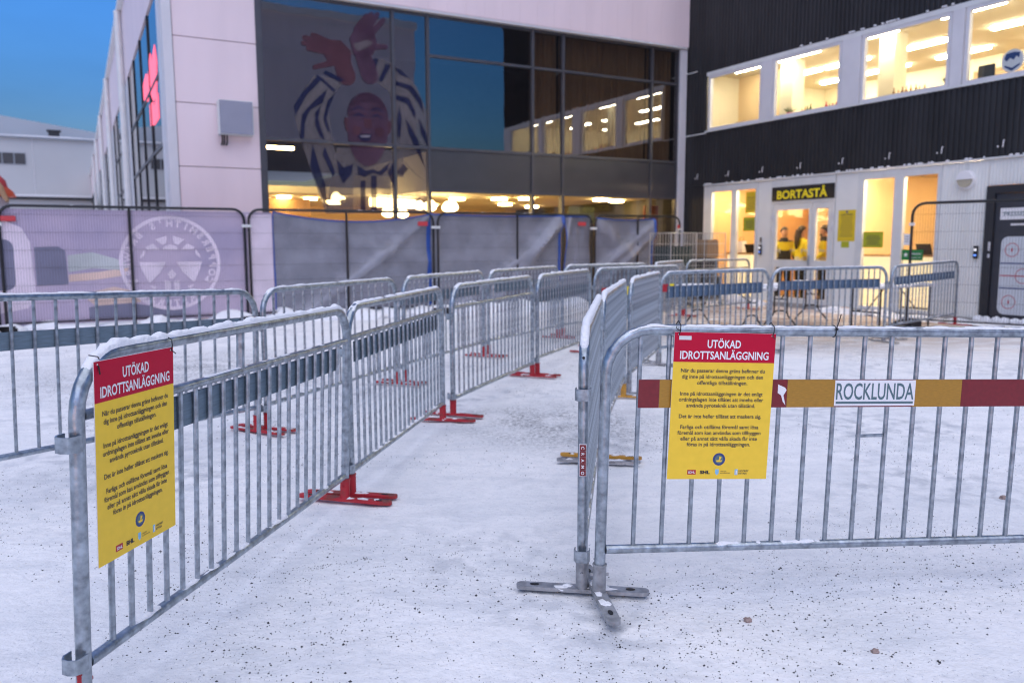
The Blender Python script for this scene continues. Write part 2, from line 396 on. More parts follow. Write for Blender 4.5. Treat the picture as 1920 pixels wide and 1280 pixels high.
# trodden grey patches of worn-through ice
col = mixc(math_('MULTIPLY', ramp(noise(1.7, 6, .65, (1, 3, 1)), .50, .68), .42), col, (.60, .625, .67))
pat = None
for x, y, r, s in ((.42, 6.35, .25, .9), (.1, 6.6, .1, .6), (-3.9, 9.2, .5, 2.0), (-3.0, 8.7, .3, 1.5), (4.9, 12.6, .5, 2.2), (1.0, 13.0, .5, 2.5)):
    q = spot(x, y, r, s); pat = q if pat is None else math_('MAXIMUM', pat, q)
grain = ramp(noise(30, 6, .8), .42, .60)
col = mixc(math_('MULTIPLY', pat, math_('MULTIPLY', grain, ramp(noise(2.7), .28, .55))), col, (.17, .18, .20))
# brown trodden slush at the entrance, widened to paint in warm window light
dw = W(12.4, 10.8); slush_warm_spill = math_('MULTIPLY', spot(dw.x, dw.y, 2.4, 3.6), ramp(noise(2.2, 5, .6, (1, 2.4, 1)), .30, .58))
col = mixc(slush_warm_spill, col, (.42, .31, .24))
# fine dark specks everywhere
col = mixc(math_('MULTIPLY', ramp(noise(120, 2, .5), .70, .74), ramp(noise(1.9), .38, .6)), col, (.16, .16, .19))
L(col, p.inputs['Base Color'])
bp = t.nodes.new('ShaderNodeBump'); bp.inputs['Strength'].default_value = .45; bp.inputs['Distance'].default_value = .035
L(math_('ADD', noise(26, 6, .65), math_('MULTIPLY', noise(6, 4), 1.2)), bp.inputs['Height']); L(bp.outputs[0], p.inputs['Normal'])
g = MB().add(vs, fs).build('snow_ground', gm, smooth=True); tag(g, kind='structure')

# scattered dark grit: real grains, too many to count
rg = random.Random(11); mb = MB()
def grain_at(x, y, r):
    z = ground_z(x, y); a = rg.random() * 6; n = 5
    ring = [(x + cos(a + 2 * pi * k / n) * r * rg.uniform(.7, 1.3), y + sin(a + 2 * pi * k / n) * r * rg.uniform(.7, 1.3), z - .001) for k in range(n)]
    mb.add(ring + [(x + r * .2, y, z + r * rg.uniform(.5, 1.0))], [(k, (k + 1) % n, n) for k in range(n)])
cnt = 0
while cnt < 26000:
    y = 1.6 + 9.5 * rg.random() ** 1.25; x = rg.uniform(-.72, .72) * y
    d = .30 + 2.6 * mnoise.noise(Vector((x * .8, y * .8, 3))) + .5 * mnoise.noise(Vector((x * 3, y * 3, 8)))
    for cx, cy, s in ((.45, 6.3, .8), (-3.2, 8.5, 1.4), (-.8, 3.5, .7)):
        d += .8 * math.exp(-((x - cx) ** 2 + (y - cy) ** 2) / s ** 2)
    if rg.random() > d: cnt += .02; continue
    grain_at(x, y, rg.choice((.0015, .0018, .0021, .0026, .0032, .0042) if rg.random() > .04 else (.0045, .006))); cnt += 1
for k in range(60):                                # a line of spilled grains
    f = rg.random(); grain_at(-.95 + .3 * f + rg.gauss(0, .006), 3.42 + .16 * f + rg.gauss(0, .01), .003)
tag(mb.build('road_grit', MT['grit']), kind='stuff')

def lump(name, x, y, r, m, label, cat, group=None, z=0):
    o = MB().ball((0, 0, r[2] * .45), r, seed=int(x * 50 + y * 31), amp=.18 if name == 'snow_lump' else .5, sub=3).build(name, m, smooth=True)
    o.location = (x, y, z + ground_z(x, y)); return tag(o, label, cat, group)
lump('ice_lump', .91, 2.93, (.016, .014, .012), MT['brownice'], 'small brown ice lump near the toe of the grey barrier foot', 'ice lump')
lump('ice_lump', 1.30, 2.70, (.013, .011, .010), MT['brownice'], 'small brown ice lump on open snow under the board barrier', 'ice lump')
lump('ice_lump', 2.82, 4.42, (.022, .022, .014), MT['brownice'], 'brown frozen clump behind the board barrier at the right edge', 'ice lump')

# ploughed snow bank along the fence foot
mb = MB()
for k in range(34):
    b = -3 + k * .5 + rg.uniform(-.2, .2); q = W(b, 15.25 + rg.uniform(-.12, .2))
    mb.ball((q.x, q.y, .0), (rg.uniform(.3, .55), rg.uniform(.25, .4), rg.uniform(.10, .24)), seed=k, amp=.45, sub=3)
for k in range(26):
    a = 6.6 + k * .38; q = W(13.95 + rg.uniform(-.1, .1), a)
    if 11.6 < a < 13.7: continue
    mb.ball((q.x, q.y, 0), (rg.uniform(.25, .4), rg.uniform(.2, .3), rg.uniform(.05, .12)), seed=k + 50, amp=.45, sub=3)
for k in range(9):
    q = W(13.9 + rg.uniform(-.3, .2), 14.2 + k * .25); mb.ball((q.x, q.y, 0), (.4, .35, rg.uniform(.15, .3)), seed=k + 90, amp=.4, sub=3)
tag(mb.build('snow_bank', MT['snowcap'], smooth=True), kind='structure')

# ------------------------------------------------------------------ white hall with the glass front
AF, BF, CF = 16.68, 14.18, 1.627
hall = thing_b('white_hall', 'white panelled hall with tall tinted glass front and curved white eave band', 'building', CF, AF)
zj = [0, 1.75, 2.94, 4.13, 5.34, 6.55, 7.76, 9.6]
for z0, z1 in zip(zj, zj[1:]):
    MB().bev(CF + .16, 3.30, AF - .06, AF + .06, z0 + .006, z1 - .006, .006).build('wall_panel', MT['white'], hall)
MB().box(CF + .1, 3.3, AF, AF + .05, 0, 9.6).build('wall_core', MT['doorframe'], hall)
MB().bev(CF - .02, CF + .15, AF - .085, AF + .15, 0, 9.7, .008).build('corner_trim', MT['whitetrim'], hall)
MB().box(3.30, 3.40, AF - .07, AF + .02, 0, 6.42).build('corner_trim', MT['greyframe'], hall)
# eave band over the glass, standing proud of it; its lower edge carries snow
f = MB(); n = 24
for i in range(n):
    b0, b1 = 3.3 + (14.13 - 3.3) * i / n, 3.3 + (14.13 - 3.3) * (i + 1) / n
    f.box(b0, b1 - .002, AF - .16, AF + .1, 6.44, 9.6)
f.build('eave_band', MT['white'], hall)
MB().box(3.4, 14.1, AF - .15, AF + .06, 6.39, 6.437).build('eave_drip', MT['whitetrim'], hall)
mb = MB(); snow_strip(mb, [W(11.2, AF - .165, 6.40) - W(CF, AF), W(14.1, AF - .165, 6.40) - W(CF, AF)], .03, .03, 4, .06)
o = mb.mesh('snow', MT['snowcap'], True); o = link('snow', o, hall); o.rotation_euler = (0, 0, -PHI)
MB().bev(13.92, 14.13, AF - .12, AF + .1, 0, 6.385, .01).build('corner_post', MT['whitetrim'], hall)
# front glazing grid
Bm = [3.40, 6.14, 6.94, 9.57, 10.41, 13.07, 13.92]
for k, b in enumerate(Bm):
    MB().box(b - .032, b + .032, AF - .05, AF + .10, .35, 6.385).build('mullion', MT['greyframe'], hall)
for i in range(6):
    b0, b1 = Bm[i] + .034, Bm[i + 1] - .034
    right = i >= 2
    for z in ([5.52, 3.55, 2.63] if right else [3.55]):
        MB().box(b0, b1, AF - .04, AF + .09, z - .03, z + .03).build('transom', MT['greyframe'], hall)
    MB().box(b0, b1, AF - .04, AF + .09, .35, .42).build('transom', MT['greyframe'], hall)
    MB().box(b0, b1, AF - .03, AF + .09, 6.33, 6.384).build('transom', MT['greyframe'], hall)
    zz = [(.42, 2.60), (3.58, 5.49), (5.55, 6.33)] if right else [(.42, 3.52), (3.58, 6.33)]
    for z0, z1 in zz: MB().box(b0, b1, AF, AF + .012, z0, z1).build('glass_pane', MT['glass_low' if z0 < 1 else 'glass_dark'], hall)
    if right: MB().bev(b0, b1, AF - .012, AF + .05, 2.66, 3.52, .004).build('spandrel_panel', MT['spandrel'], hall)
MB().box(3.3, 14.1, AF - .08, AF + .12, 0, .35).build('plinth', MT['conc'], hall)
# inside the hall
bx0, bx1 = CF + .3, 14.05
MB().box(bx0, bx1, AF + .2, AF + 9, .0, .02).build('floor', MT['infloor'], hall)
MB().box(6.98, bx1, AF + .14, AF + 9, 2.66, 3.5).build('floor_slab', MT['inwhite'], hall)
MB().box(3.42, 6.97, AF + 2.6, AF + 9, 2.66, 2.82).build('gallery_slab', MT['inwhite'], hall)
MB().box(bx0, bx1, AF + 9, AF + 9.1, .02, 2.66).build('inner_wall', MT['inwarm'], hall)
MB().box(bx0, bx1, AF + 6.5, AF + 6.6, 3.5, 6.9).build('upper_inner_wall', MT['indark'], hall)
MB().box(bx0, bx1, AF + .15, AF + 9.1, 6.95, 7.0).build('upper_ceiling', MT['indark'], hall)
MB().box(bx0 - .02, bx0, AF + .15, AF + 9, 0, 6.9).build('side_inner_wall', MT['indark'], hall)
MB().box(bx1, bx1 + .03, AF + .15, AF + 9, 0, 6.9).build('side_inner_wall', MT['indark'], hall)
MB().box(4.0, 5.3, AF + 4, AF + 4.1, .02, 2.6).build('timber_screen', MT['wood'], hall)
MB().box(12.5, 13.4, AF + 3, AF + 3.06, 2.05, 2.5).build('menu_board', MT['greensteel'], hall)
MB().box(13.38, 13.84, AF + .6, AF + .66, .02, 2.45).build('red_door', MT['refl_red'], hall)
MB().box(11.6, 12.3, AF + 4, AF + 4.05, .02, 2.2).build('timber_screen', MT['wood'], hall)
# brown curtains behind the upper panes
for b0, b1, dn in ((9.63, 10.38, 16), (10.45, 13.04, 20), (13.1, 13.9, 14)):
    nseg = int((b1 - b0) * 60); vs = []
    for i in range(nseg + 1):
        b = b0 + (b1 - b0) * i / nseg; a = AF + .26 + .035 * sin(b * 38 + 2 * sin(b * 5)) + .02 * sin(b * 90)
        vs += [(b, a, 3.56), (b, a, 6.4), (b, a + .006, 3.56), (b, a + .006, 6.4)]
    fs = []
    for i in range(nseg):
        q = i * 4; fs += [(q, q + 4, q + 5, q + 1), (q + 2, q + 3, q + 7, q + 6)]
    MB().add(vs, fs).build('curtain', MT['curtain'], hall, smooth=True)
# side wall along the left: window strip between white bands, downpipes, gutter
MB().box(CF - .02, CF + .1, AF + .15, 96, 6.45, 8.6).build('side_wall_band', MT['white'], hall)
MB().box(CF + .0, CF + .1, AF + .15, 96, 0, .4).build('side_plinth', MT['conc'], hall)
MB().box(CF - .16, CF + .1, AF + .15, 96, 8.6, 8.78).build('gutter', MT['alu'], hall)
MB().box(CF - .03, CF + .1, AF + .16, 17.5, .4, 6.45).build('side_wall_panel', MT['whitetrim'], hall)
for a0, a1 in ((17.5, 27.2), (29.6, 38.5), (41, 50), (52.5, 61.5), (64, 73), (75.5, 95)):
    n = max(3, int((a1 - a0) / 2.3)); da = (a1 - a0) / n
    for k in range(n + 1):
        MB().box(CF - .02, CF + .08, a0 + k * da - .035, a0 + k * da + .035, .4, 6.45).build('side_mullion', MT['doorframe'], hall)
    for k in range(n):
        for z0, z1 in ((.42, 3.42), (3.50, 4.80), (4.88, 6.42)):
            MB().box(CF + .01, CF + .02, a0 + k * da + .04, a0 + (k + 1) * da - .04, z0, z1).build('glass_pane', MT['glass_side'], hall)
    for z in (3.46, 4.84):
        MB().box(CF - .015, CF + .075, a0 + .036, a1 - .036, z - .035, z + .035).build('side_transom', MT['greyframe'], hall)
for a0, a1 in ((27.2, 29.6), (38.5, 41), (50, 52.5), (61.5, 64), (73, 75.5), (95, 96)):
    MB().box(CF - .01, CF + .09, a0 + .05, a1 - .05, .4, 6.45).build('side_wall_panel', MT['whitetrim'], hall)
for a in (28.3, 39.8, 51.2, 62.7, 74.2):
    MB().tube([(CF - .14, a, .2), (CF - .14, a, 8.6)], .10, 8).build('downpipe', MT['alu'], hall, smooth=True)
MB().box(CF + 1.4, CF + 1.5, AF + 1, 95, .1, 8).build('side_inner_wall', MT['indark'], hall)
MB().box(CF - .05, 24, AF + 9.2, 96, 8.8, 9.0).build('roof', MT['farroof'], hall)
# red glowing sign hanging behind the side panes
ns = thing_b('neon_sign', 'red glowing sign on the side panes of the white hall', 'neon sign', CF, 20, 4.5)
for pl in ([(18.6, 4.5), (18.2, 5.15), (18.5, 5.55), (19.2, 5.35), (19.6, 5.6), (20.4, 5.25), (20.9, 5.4), (21.9, 5.3), (21.9, 4.95), (20.8, 4.75), (20.2, 4.9), (19.4, 4.55)],
           [(18.3, 4.05), (18.3, 4.55), (19.2, 4.42), (19.5, 4.55), (20.4, 4.62), (20.4, 4.15), (19.4, 4.05)]):
    MB().prism(pl, lambda u, v, d: (CF - .002 + d, u, v), .008).build('glowing_letters', MT['neon'], ns)
# metal cabinet on the white wall
cb = thing_b('wall_cabinet', 'grey metal cabinet on the white wall beside the glass', 'wall cabinet', 2.83, AF - .3, 3.55)
MB().bev(2.51, 3.15, AF - .30, AF - .065, 3.55, 4.20, .012).build('cabinet_body', MT['alu'], cb)
MB().bev(2.525, 3.135, AF - .318, AF - .303, 3.565, 4.185, .005).build('door', mat('brushed_cabinet_door', (.55, .55, .58), .22, .8, vary=.05), cb)
for bb in (2.57, 2.61, 2.66):
    MB().tube([(bb, AF - .2, 3.55), (bb, AF - .2, 3.42), (bb, AF - .12, 3.38), (bb, AF - .062, 3.38)], .016, 6).build('cable', MT['black'], cb, smooth=True)

# big print of a laughing supporter 
POSTER = {'hand_l': [(4.201, 5.534), (4.336, 5.629), (4.486, 5.684), (4.77, 5.685), (5.091, 5.651), (5.243, 5.539), (5.253, 5.279), (5.212, 5.046), (5.066, 4.803), (4.88, 4.884), (4.697, 4.996), (4.413, 5.007), (4.432, 5.06), (4.669, 5.171), (4.472, 5.278), (4.246, 5.397)], 'hand_r': [(5.091, 5.635), (5.289, 5.934), (5.611, 6.217), (5.681, 6.21), (5.806, 6.265), (6.001, 6.201), (5.979, 6.017), (5.776, 5.762), (5.844, 5.638), (6.024, 5.608), (5.986, 5.538), (5.769, 5.465), (5.766, 5.365), (5.542, 4.929), (5.263, 5.018), (5.218, 5.275)], 'palm': [(5.279, 5.575), (5.562, 5.689), (5.702, 5.639), (5.522, 5.504), (5.345, 5.436)], 'sl_l': [(4.459, 4.877), (5.066, 4.803), (4.87, 4.558), (4.724, 4.219), (4.76, 3.763), (4.863, 3.172), (5.21, 3.12), (5.181, 2.103), (4.588, 2.094), (4.341, 2.852), (4.161, 3.434), (4.102, 3.657), (4.018, 4.038), (4.025, 4.231), (4.199, 4.533)], 'sl_r': [(5.577, 4.932), (5.784, 5.35), (6.07, 5.28), (6.343, 5.155), (6.672, 4.846), (6.891, 4.347), (6.943, 3.968), (6.903, 2.77), (6.524, 3.038), (6.158, 3.437), (6.107, 4.458), (6.039, 4.689), (5.789, 4.835)], 'torso': [(4.83, 3.36), (5.0, 3.30), (5.16, 3.36), (5.30, 3.12), (5.49, 3.0), (5.64, 3.04), (5.78, 3.0), (6.0, 3.2), (6.176, 3.44), (6.525, 3.073), (6.903, 2.77), (6.853, 2.128), (4.588, 2.094)], 's1': [(4.68, 4.995), (5.085, 4.838), (4.979, 4.769), (4.628, 4.925)], 's2': [(4.459, 4.877), (4.526, 4.89), (4.889, 4.608), (4.836, 4.561)], 's3': [(4.491, 4.848), (4.59, 4.793), (4.262, 4.442), (4.034, 4.039), (4.008, 4.23), (4.181, 4.5)], 's4': [(4.702, 4.625), (4.609, 4.341), (4.318, 4.157), (4.227, 3.924), (4.177, 3.434), (4.102, 3.657), (4.167, 4.081), (4.425, 4.359)], 's5': [(4.878, 4.574), (4.724, 4.219), (4.666, 4.019), (4.749, 3.729), (4.676, 3.79), (4.598, 4.014), (4.695, 4.38)], 's6': [(4.556, 4.272), (4.497, 4.007), (4.619, 3.59), (4.519, 3.65), (4.425, 3.872), (4.434, 4.133)], 's7': [(4.363, 3.51), (4.468, 3.121), (4.606, 2.663), (4.643, 2.195), (4.514, 2.46), (4.342, 2.885), (4.297, 3.048)], 's8': [(4.614, 3.458), (4.821, 2.937), (4.766, 2.835), (4.654, 3.096), (4.558, 3.29)], 's9': [(4.864, 3.205), (4.998, 3.044), (5.21, 3.137), (5.169, 2.917), (4.988, 2.708), (4.889, 2.906)], 's10': [(5.36, 2.788), (5.468, 2.792), (5.451, 2.175), (5.344, 2.174)], 's11': [(5.596, 2.899), (5.723, 2.903), (5.704, 2.11), (5.576, 2.108)], 's12': [(5.963, 2.981), (6.116, 3.229), (6.139, 2.606), (6.068, 2.743)], 'r1': [(5.73, 5.345), (5.83, 5.322), (5.666, 4.924), (5.549, 4.946)], 'r2': [(5.979, 5.254), (6.095, 5.225), (5.898, 4.878), (5.797, 4.869)], 'r3': [(6.088, 5.248), (6.342, 5.138), (6.544, 4.988), (6.303, 5.05)], 'r4': [(6.154, 4.918), (6.56, 4.853), (6.781, 4.58), (6.833, 4.273), (6.667, 4.537), (6.483, 4.761), (6.152, 4.834)], 'r5': [(6.147, 4.631), (6.48, 4.59), (6.643, 4.294), (6.622, 4.154), (6.44, 4.45), (6.182, 4.532)], 'r6': [(6.271, 4.403), (6.321, 4.134), (6.275, 3.719), (6.209, 3.749), (6.21, 4.126)], 'r7': [(6.397, 4.173), (6.689, 3.708), (6.85, 3.086), (6.646, 3.462), (6.465, 3.834)], 'r8': [(6.698, 4.194), (6.883, 3.859), (6.924, 3.546), (6.749, 3.851)], 'r9': [(6.185, 2.99), (6.339, 3.187), (6.449, 3.07), (6.296, 2.924)], 'collar': [(5.298, 3.107), (5.491, 2.997), (5.636, 3.037), (5.78, 2.991), (6.004, 3.189), (5.972, 3.043), (5.815, 2.913), (5.634, 2.968), (5.452, 2.866), (5.31, 2.915)], 'mouth': [(5.315, 3.73), (5.476, 3.767), (5.654, 3.767), (5.597, 3.646), (5.489, 3.606), (5.366, 3.639)], 'teeth': [(5.368, 3.723), (5.493, 3.744), (5.611, 3.741), (5.563, 3.694), (5.402, 3.685)], 'eyel': [(5.169, 4.16), (5.276, 4.211), (5.38, 4.175), (5.275, 4.178)], 'eyer': [(5.559, 4.215), (5.685, 4.264), (5.792, 4.232), (5.684, 4.231)], 'brow': [(5.172, 4.253), (5.296, 4.302), (5.383, 4.262), (5.295, 4.275)], 'browr': [(5.561, 4.309), (5.687, 4.358), (5.812, 4.314), (5.687, 4.332)], 'nose': [(5.431, 4.105), (5.499, 3.976), (5.462, 3.907), (5.338, 3.915), (5.392, 3.952)], 'lapel': [(4.863, 3.172), (5.193, 3.136), (4.992, 2.843)], 'face': [(6.004, 3.891), (5.98, 3.673), (5.921, 3.471), (5.832, 3.301), (5.719, 3.178), (5.594, 3.111), (5.466, 3.105), (5.345, 3.161), (5.242, 3.273), (5.164, 3.432), (5.118, 3.624), (5.106, 3.834), (5.108, 4.044), (5.168, 4.241), (5.259, 4.409), (5.373, 4.532), (5.502, 4.603), (5.636, 4.614), (5.764, 4.564), (5.875, 4.457), (5.961, 4.3), (6.013, 4.107)]}
po = thing_b('supporter_print', 'huge window print of a laughing supporter in a striped shirt with crossed raised hands', 'window print', 5.4, AF - .02, 2.1)
def flat(name, key, m, d, t=.0012):
    return MB().prism(POSTER[key], lambda u, v, q: (u, AF - .068 + d - q, v), t).build(name, m, po)
for i_, k in enumerate(('torso', 'sl_l', 'sl_r')): flat('printed_shirt', k, MT['pcream'], .062 - .003 * (i_ > 0))
for k in ['s%d' % i for i in range(1, 13)] + ['r%d' % i for i in range(1, 10)]: flat('printed_stripe', k, MT['pnavy'], .055)
flat('printed_face', 'face', MT['pskin2'], .052); flat('printed_collar', 'collar', MT['pnavy'], .049)
MB().prism([(4.86, 3.46), (6.34, 3.46), (6.34, 2.9), (4.86, 2.9)], lambda u, v, q: (u, AF - .0035 - q, v), .001).build('printed_shirt', MT['pcream'], po)
def pshape(pts, m, d, t=.001): return MB().prism(pts, lambda u, v, q: (u, AF - .068 + d - q, v), t).build('printed_feature', MT[m], po)
FC = (5.56, 3.86)
pshape([(FC[0] + .455 * cos(x), 4.13 + .50 * sin(x)) for x in [pi * k / 14 for k in range(15)]] + [(FC[0] - .44, 4.12), (FC[0] - .36, 4.30), (FC[0] - .12, 4.42), (FC[0] + .14, 4.42), (FC[0] + .37, 4.30)], 'pshade', .0505)
for sx in (-1, 1):
    pshape([(FC[0] + sx * x, y) for x, y in ((.44, 4.05), (.50, 4.10), (.52, 3.98), (.49, 3.82), (.43, 3.78))][::sx], 'pskin', .0505)
    pshape([(FC[0] + sx * x, y) for x, y in ((.14, 3.90), (.30, 3.93), (.36, 3.82), (.30, 3.70), (.18, 3.76))][::sx], 'pskin', .0503)
    pshape([(FC[0] + sx * x, y) for x, y in ((.07, 4.13), (.20, 4.20), (.33, 4.12), (.30, 4.10), (.20, 4.155), (.10, 4.11))][::sx], 'pnavy', .0495)
    pshape([(FC[0] + sx * x, y) for x, y in ((.06, 4.27), (.20, 4.335), (.36, 4.25), (.34, 4.225), (.20, 4.30), (.08, 4.245))][::sx], 'pnavy', .0495)
    pshape([(FC[0] + sx * x, y) for x, y in ((.10, 3.88), (.17, 3.80), (.22, 3.66), (.20, 3.655), (.14, 3.77))][::sx], 'pshade', .0495)
pshape([(FC[0] - .07, 4.08), (FC[0] + .05, 4.08), (FC[0] + .10, 3.92), (FC[0] + .05, 3.87), (FC[0] - .06, 3.87), (FC[0] - .10, 3.92)], 'pskin', .0498)
pshape([(FC[0] - .09, 3.885), (FC[0] - .05, 3.86), (FC[0] + .05, 3.86), (FC[0] + .09, 3.885), (FC[0] + .05, 3.875), (FC[0] - .05, 3.875)], 'pnavy', .0488)
def capsule(p, q, r0, r1, m, d):
    P, Q = Vector((*p, 0)), Vector((*q, 0)); t_ = (Q - P).normalized(); n_ = Vector((-t_.y, t_.x, 0)); ang = math.atan2(n_.y, n_.x)
    pts = [(Q.x + r1 * cos(ang - pi * k / 6), Q.y + r1 * sin(ang - pi * k / 6)) for k in range(7)] + [(P.x + r0 * cos(ang + pi - pi * k / 6), P.y + r0 * sin(ang + pi - pi * k / 6)) for k in range(7)]
    MB().prism(pts, lambda u, v, q_: (u, AF - .068 + d - q_, v), .001).build('printed_hand', MT[m], po)
# hand reaching left and hand reaching up, crossed at the wrists
capsule((5.12, 4.92), (4.98, 5.34), .20, .17, 'pskin', .056); MB().prism([(5.20, 5.02), (5.24, 5.42), (5.02, 5.62), (4.72, 5.60), (4.62, 5.36), (4.74, 5.16), (4.98, 5.02)], lambda u, v, q: (u, AF - .0135 - q, v), .001).build('printed_hand', MT['pskin'], po)
for k, (p, q) in enumerate((((4.78, 5.55), (4.44, 5.66)), ((4.72, 5.50), (4.27, 5.59)), ((4.70, 5.43), (4.24, 5.48)), ((4.72, 5.36), (4.34, 5.38)), ((4.80, 5.14), (4.46, 5.03)))):
    capsule(p, q, .062, .045, 'pskin', .0525 - .0011 * k); capsule((p[0], p[1] + .055), (q[0] + .03, q[1] + .045), .006, .004, 'pshade', .0465)
capsule((5.62, 4.98), (5.46, 5.44), .19, .17, 'pskin2', .0485); MB().prism([(5.28, 5.36), (5.20, 5.68), (5.36, 5.94), (5.72, 5.92), (5.80, 5.66), (5.72, 5.42), (5.50, 5.30)], lambda u, v, q: (u, AF - .0205 - q, v), .001).build('printed_hand', MT['pskin2'], po)
for k, (p, q) in enumerate((((5.36, 5.88), (5.58, 6.18)), ((5.47, 5.90), (5.69, 6.23)), ((5.58, 5.88), (5.82, 6.24)), ((5.67, 5.82), (5.95, 6.14)), ((5.68, 5.56), (5.99, 5.60)))):
    capsule(p, q, .062, .046, 'pskin2', .0455 - .0011 * k); capsule((p[0] + .05, p[1] - .03), (q[0] + .035, q[1] - .05), .006, .004, 'pshade', .0395)
flat('printed_palm', 'palm', MT['pcream'], .0385)
for k in ('mouth',): flat('printed_feature', k, MT['pnavy'], .047)
flat('printed_teeth', 'teeth', MT['pwhite'], .045)

# lamps of the hall
NL = [0]
def disc(b, a, z, r=.21):
    NL[0] += 1
    o = MB().lathe([(r, 0), (r, .03), (r * .8, .05)], 14).build('ceiling_lamp', MT['lamp_disc'], smooth=False)
    o.location = W(b, a, z - .055); return tag(o, 'round warm ceiling lamp behind the %s, %s from the left' % (('striped print', ORD[NL[0] - 10]) if NL[0] > 9 else ('low hall glass', ORD[NL[0] - 1])), 'ceiling lamp', 'round lamps on the hall ceiling')
for b, a in ((7.8, 21.5), (8.9, 19.5), (9.6, 23), (9.9, 19.0), (10.5, 18.6), (11.4, 21.5), (12.6, 18.2), (12.9, 22.5), (13.4, 18.6)): disc(b, a, 2.655)
for b, a in ((4.2, 21.5), (4.6, 20.5), (4.9, 23.5), (5.4, 21.0), (5.9, 20.2), (6.3, 22.2), (6.6, 23.0)): disc(b, a, 2.655, .17)
for i_, (b, a, z, r) in enumerate(((5.3, 18.3, 2.55, .13), (6.55, 18.3, 2.25, .16), (6.95, 18.4, 2.22, .14), (7.35, 18.3, 2.40, .13), (7.75, 18.6, 2.42, .16), (8.05, 18.2, 2.38, .14), (8.4, 18.7, 2.42, .15))):
    o = thing_b('pendant_lamp', 'glowing glass pendant lamp above the fence top, %s from the left' % ORD[i_], 'pendant lamp', b, a, z - r, group='pendant lamps in the hall')
    MB().lathe([(r * .3, 0), (r * .85, r * .25), (r, r * .7), (r * .8, r * 1.2), (r * .3, r * 1.7)], 12, (b, a, z - r)).build('lamp_shade', MT['lamp_pend'], o, smooth=True)
    MB().tube([(b, a, z + r * .7), (b, a, 2.66)], .008, 5).build('cord', MT['black'], o)
o = MB().box(-.65, .65, -.09, .09, -.05, 0).build('strip_lamp', MT['lamp_disc']); o.location = W(3.75, 18.5, 3.62); o.rotation_euler = (0, 0, PHI)
tag(o, 'long warm strip lamp high behind the left glass bay', 'strip lamp')
o = MB().box(-.75, .75, -.12, .12, -.22, 0).build('box_lamp', MT['lamp_pend']); o.location = W(7.15, 19.6, 2.6); o.rotation_euler = (0, 0, PHI + .5)
tag(o, 'large bright slanted box lamp behind the striped print', 'box lamp')
# ------------------------------------------------------------------ charcoal corrugated building on the right
A0, A1 = 6.56, AF - .02          # near end (just outside the picture) and inner corner
blk = thing_b('charcoal_building', 'charcoal corrugated two storey building with lit office windows and pale ground floor', 'building', BF, A0)
def corrugated(name, a0, a1, z0, z1, b=BF, pitch=.105, depth=.028, m='blackclad', parent=None):
    vs = []; fs = []; n = max(2, int(round((a1 - a0) / pitch))); d = (a1 - a0) / n
    prof = []
    for i in range(n):
        q = a0 + i * d
        prof += [(q, 0), (q + d * .46, 0), (q + d * .56, -depth), (q + d * .90, -depth)]
    prof.append((a1, 0))
    for a, e in prof: vs += [(b + e, a, z0), (b + e, a, z1)]
    for i in range(len(prof) - 1): fs.append((2 * i, 2 * i + 2, 2 * i + 3, 2 * i + 1))
    k = len(vs); vs += [(b + .05, a0, z0), (b + .05, a0, z1), (b + .05, a1, z0), (b + .05, a1, z1)]
    e = 2 * (len(prof) - 1)
    fs += [(k, k + 1, k + 3, k + 2), (0, 1, k + 1, k), (e, k + 2, k + 3, e + 1)]
    fs += [tuple([k, *range(0, e + 1, 2), k + 2]), tuple([k + 1, *range(1, e + 2, 2), k + 3])]
    return MB().add(vs, fs).build(name, MT[m], parent or blk)
corrugated('cladding', A0, A1, 5.70, 9.2)
corrugated('cladding', A0, A1, 2.93, 4.22)
corrugated('cladding', 15.86, A1, 4.225, 5.695)
corrugated('cladding', 15.86, A1, .12, 2.925)
MB().box(BF - .05, BF + .1, A0 - .02, A1 - .01, 9.2, 9.3).build('roof_edge', MT['doorframe'], blk)
MB().box(BF, BF + 11, A0, A1 + 9, 9.0, 9.19).build('roof', MT['farroof'], blk)
MB().box(BF + .02, BF + 11, A0 - .06, A0, 0, 9.2).build('end_wall', MT['blackclad'], blk)
MB().box(BF - .045, BF + .06, 15.84, A1, 4.195, 4.222).build('cladding_drip', MT['alu'], blk)
MB().box(BF - .045, BF + .06, A0, 15.86, 2.895, 2.926).build('cladding_drip', MT['alu'], blk)
# snow crumbs on the drip edges and little hooks under the band
mb = MB(); r3 = random.Random(5)
for k in range(70):
    a = r3.uniform(A0, 11) if k < 40 else r3.uniform(11, 15.8); mb.ball((BF - .035, a, 2.94), (.02, r3.uniform(.012, .045), .018), seed=k, sub=1)
for k in range(40): mb.ball((BF - .035, r3.uniform(A0, 13), 5.715), (.02, r3.uniform(.012, .05), .018), seed=k, sub=1)
tag(mb.build('snow', MT['snowcap'], blk), kind='stuff')
for a in (16.09, 14.97, 13.86, 12.74, 11.63, 10.53, 9.44, 8.32, 7.2):
    MB().tube([(BF - .05, a, 3.08), (BF - .05, a - .01, 3.20), (BF - .02, a - .012, 3.20)], .009, 6).build('hook', MT['whiteink'], blk); MB().ball((BF - .04, a + .09, 3.10), (.012, .016, .018), int(a), .2, 1).build('hook_plug', MT['whiteink'], blk)
MB().tube([(BF - .03, AF - .05, 5.86), (BF - .12, AF - .2, 5.76), (BF - .10, AF - .35, 5.76), (BF - .05, AF - .5, 5.78)], .012, 6).build('loose_cable', MT['alu'], blk, smooth=True)
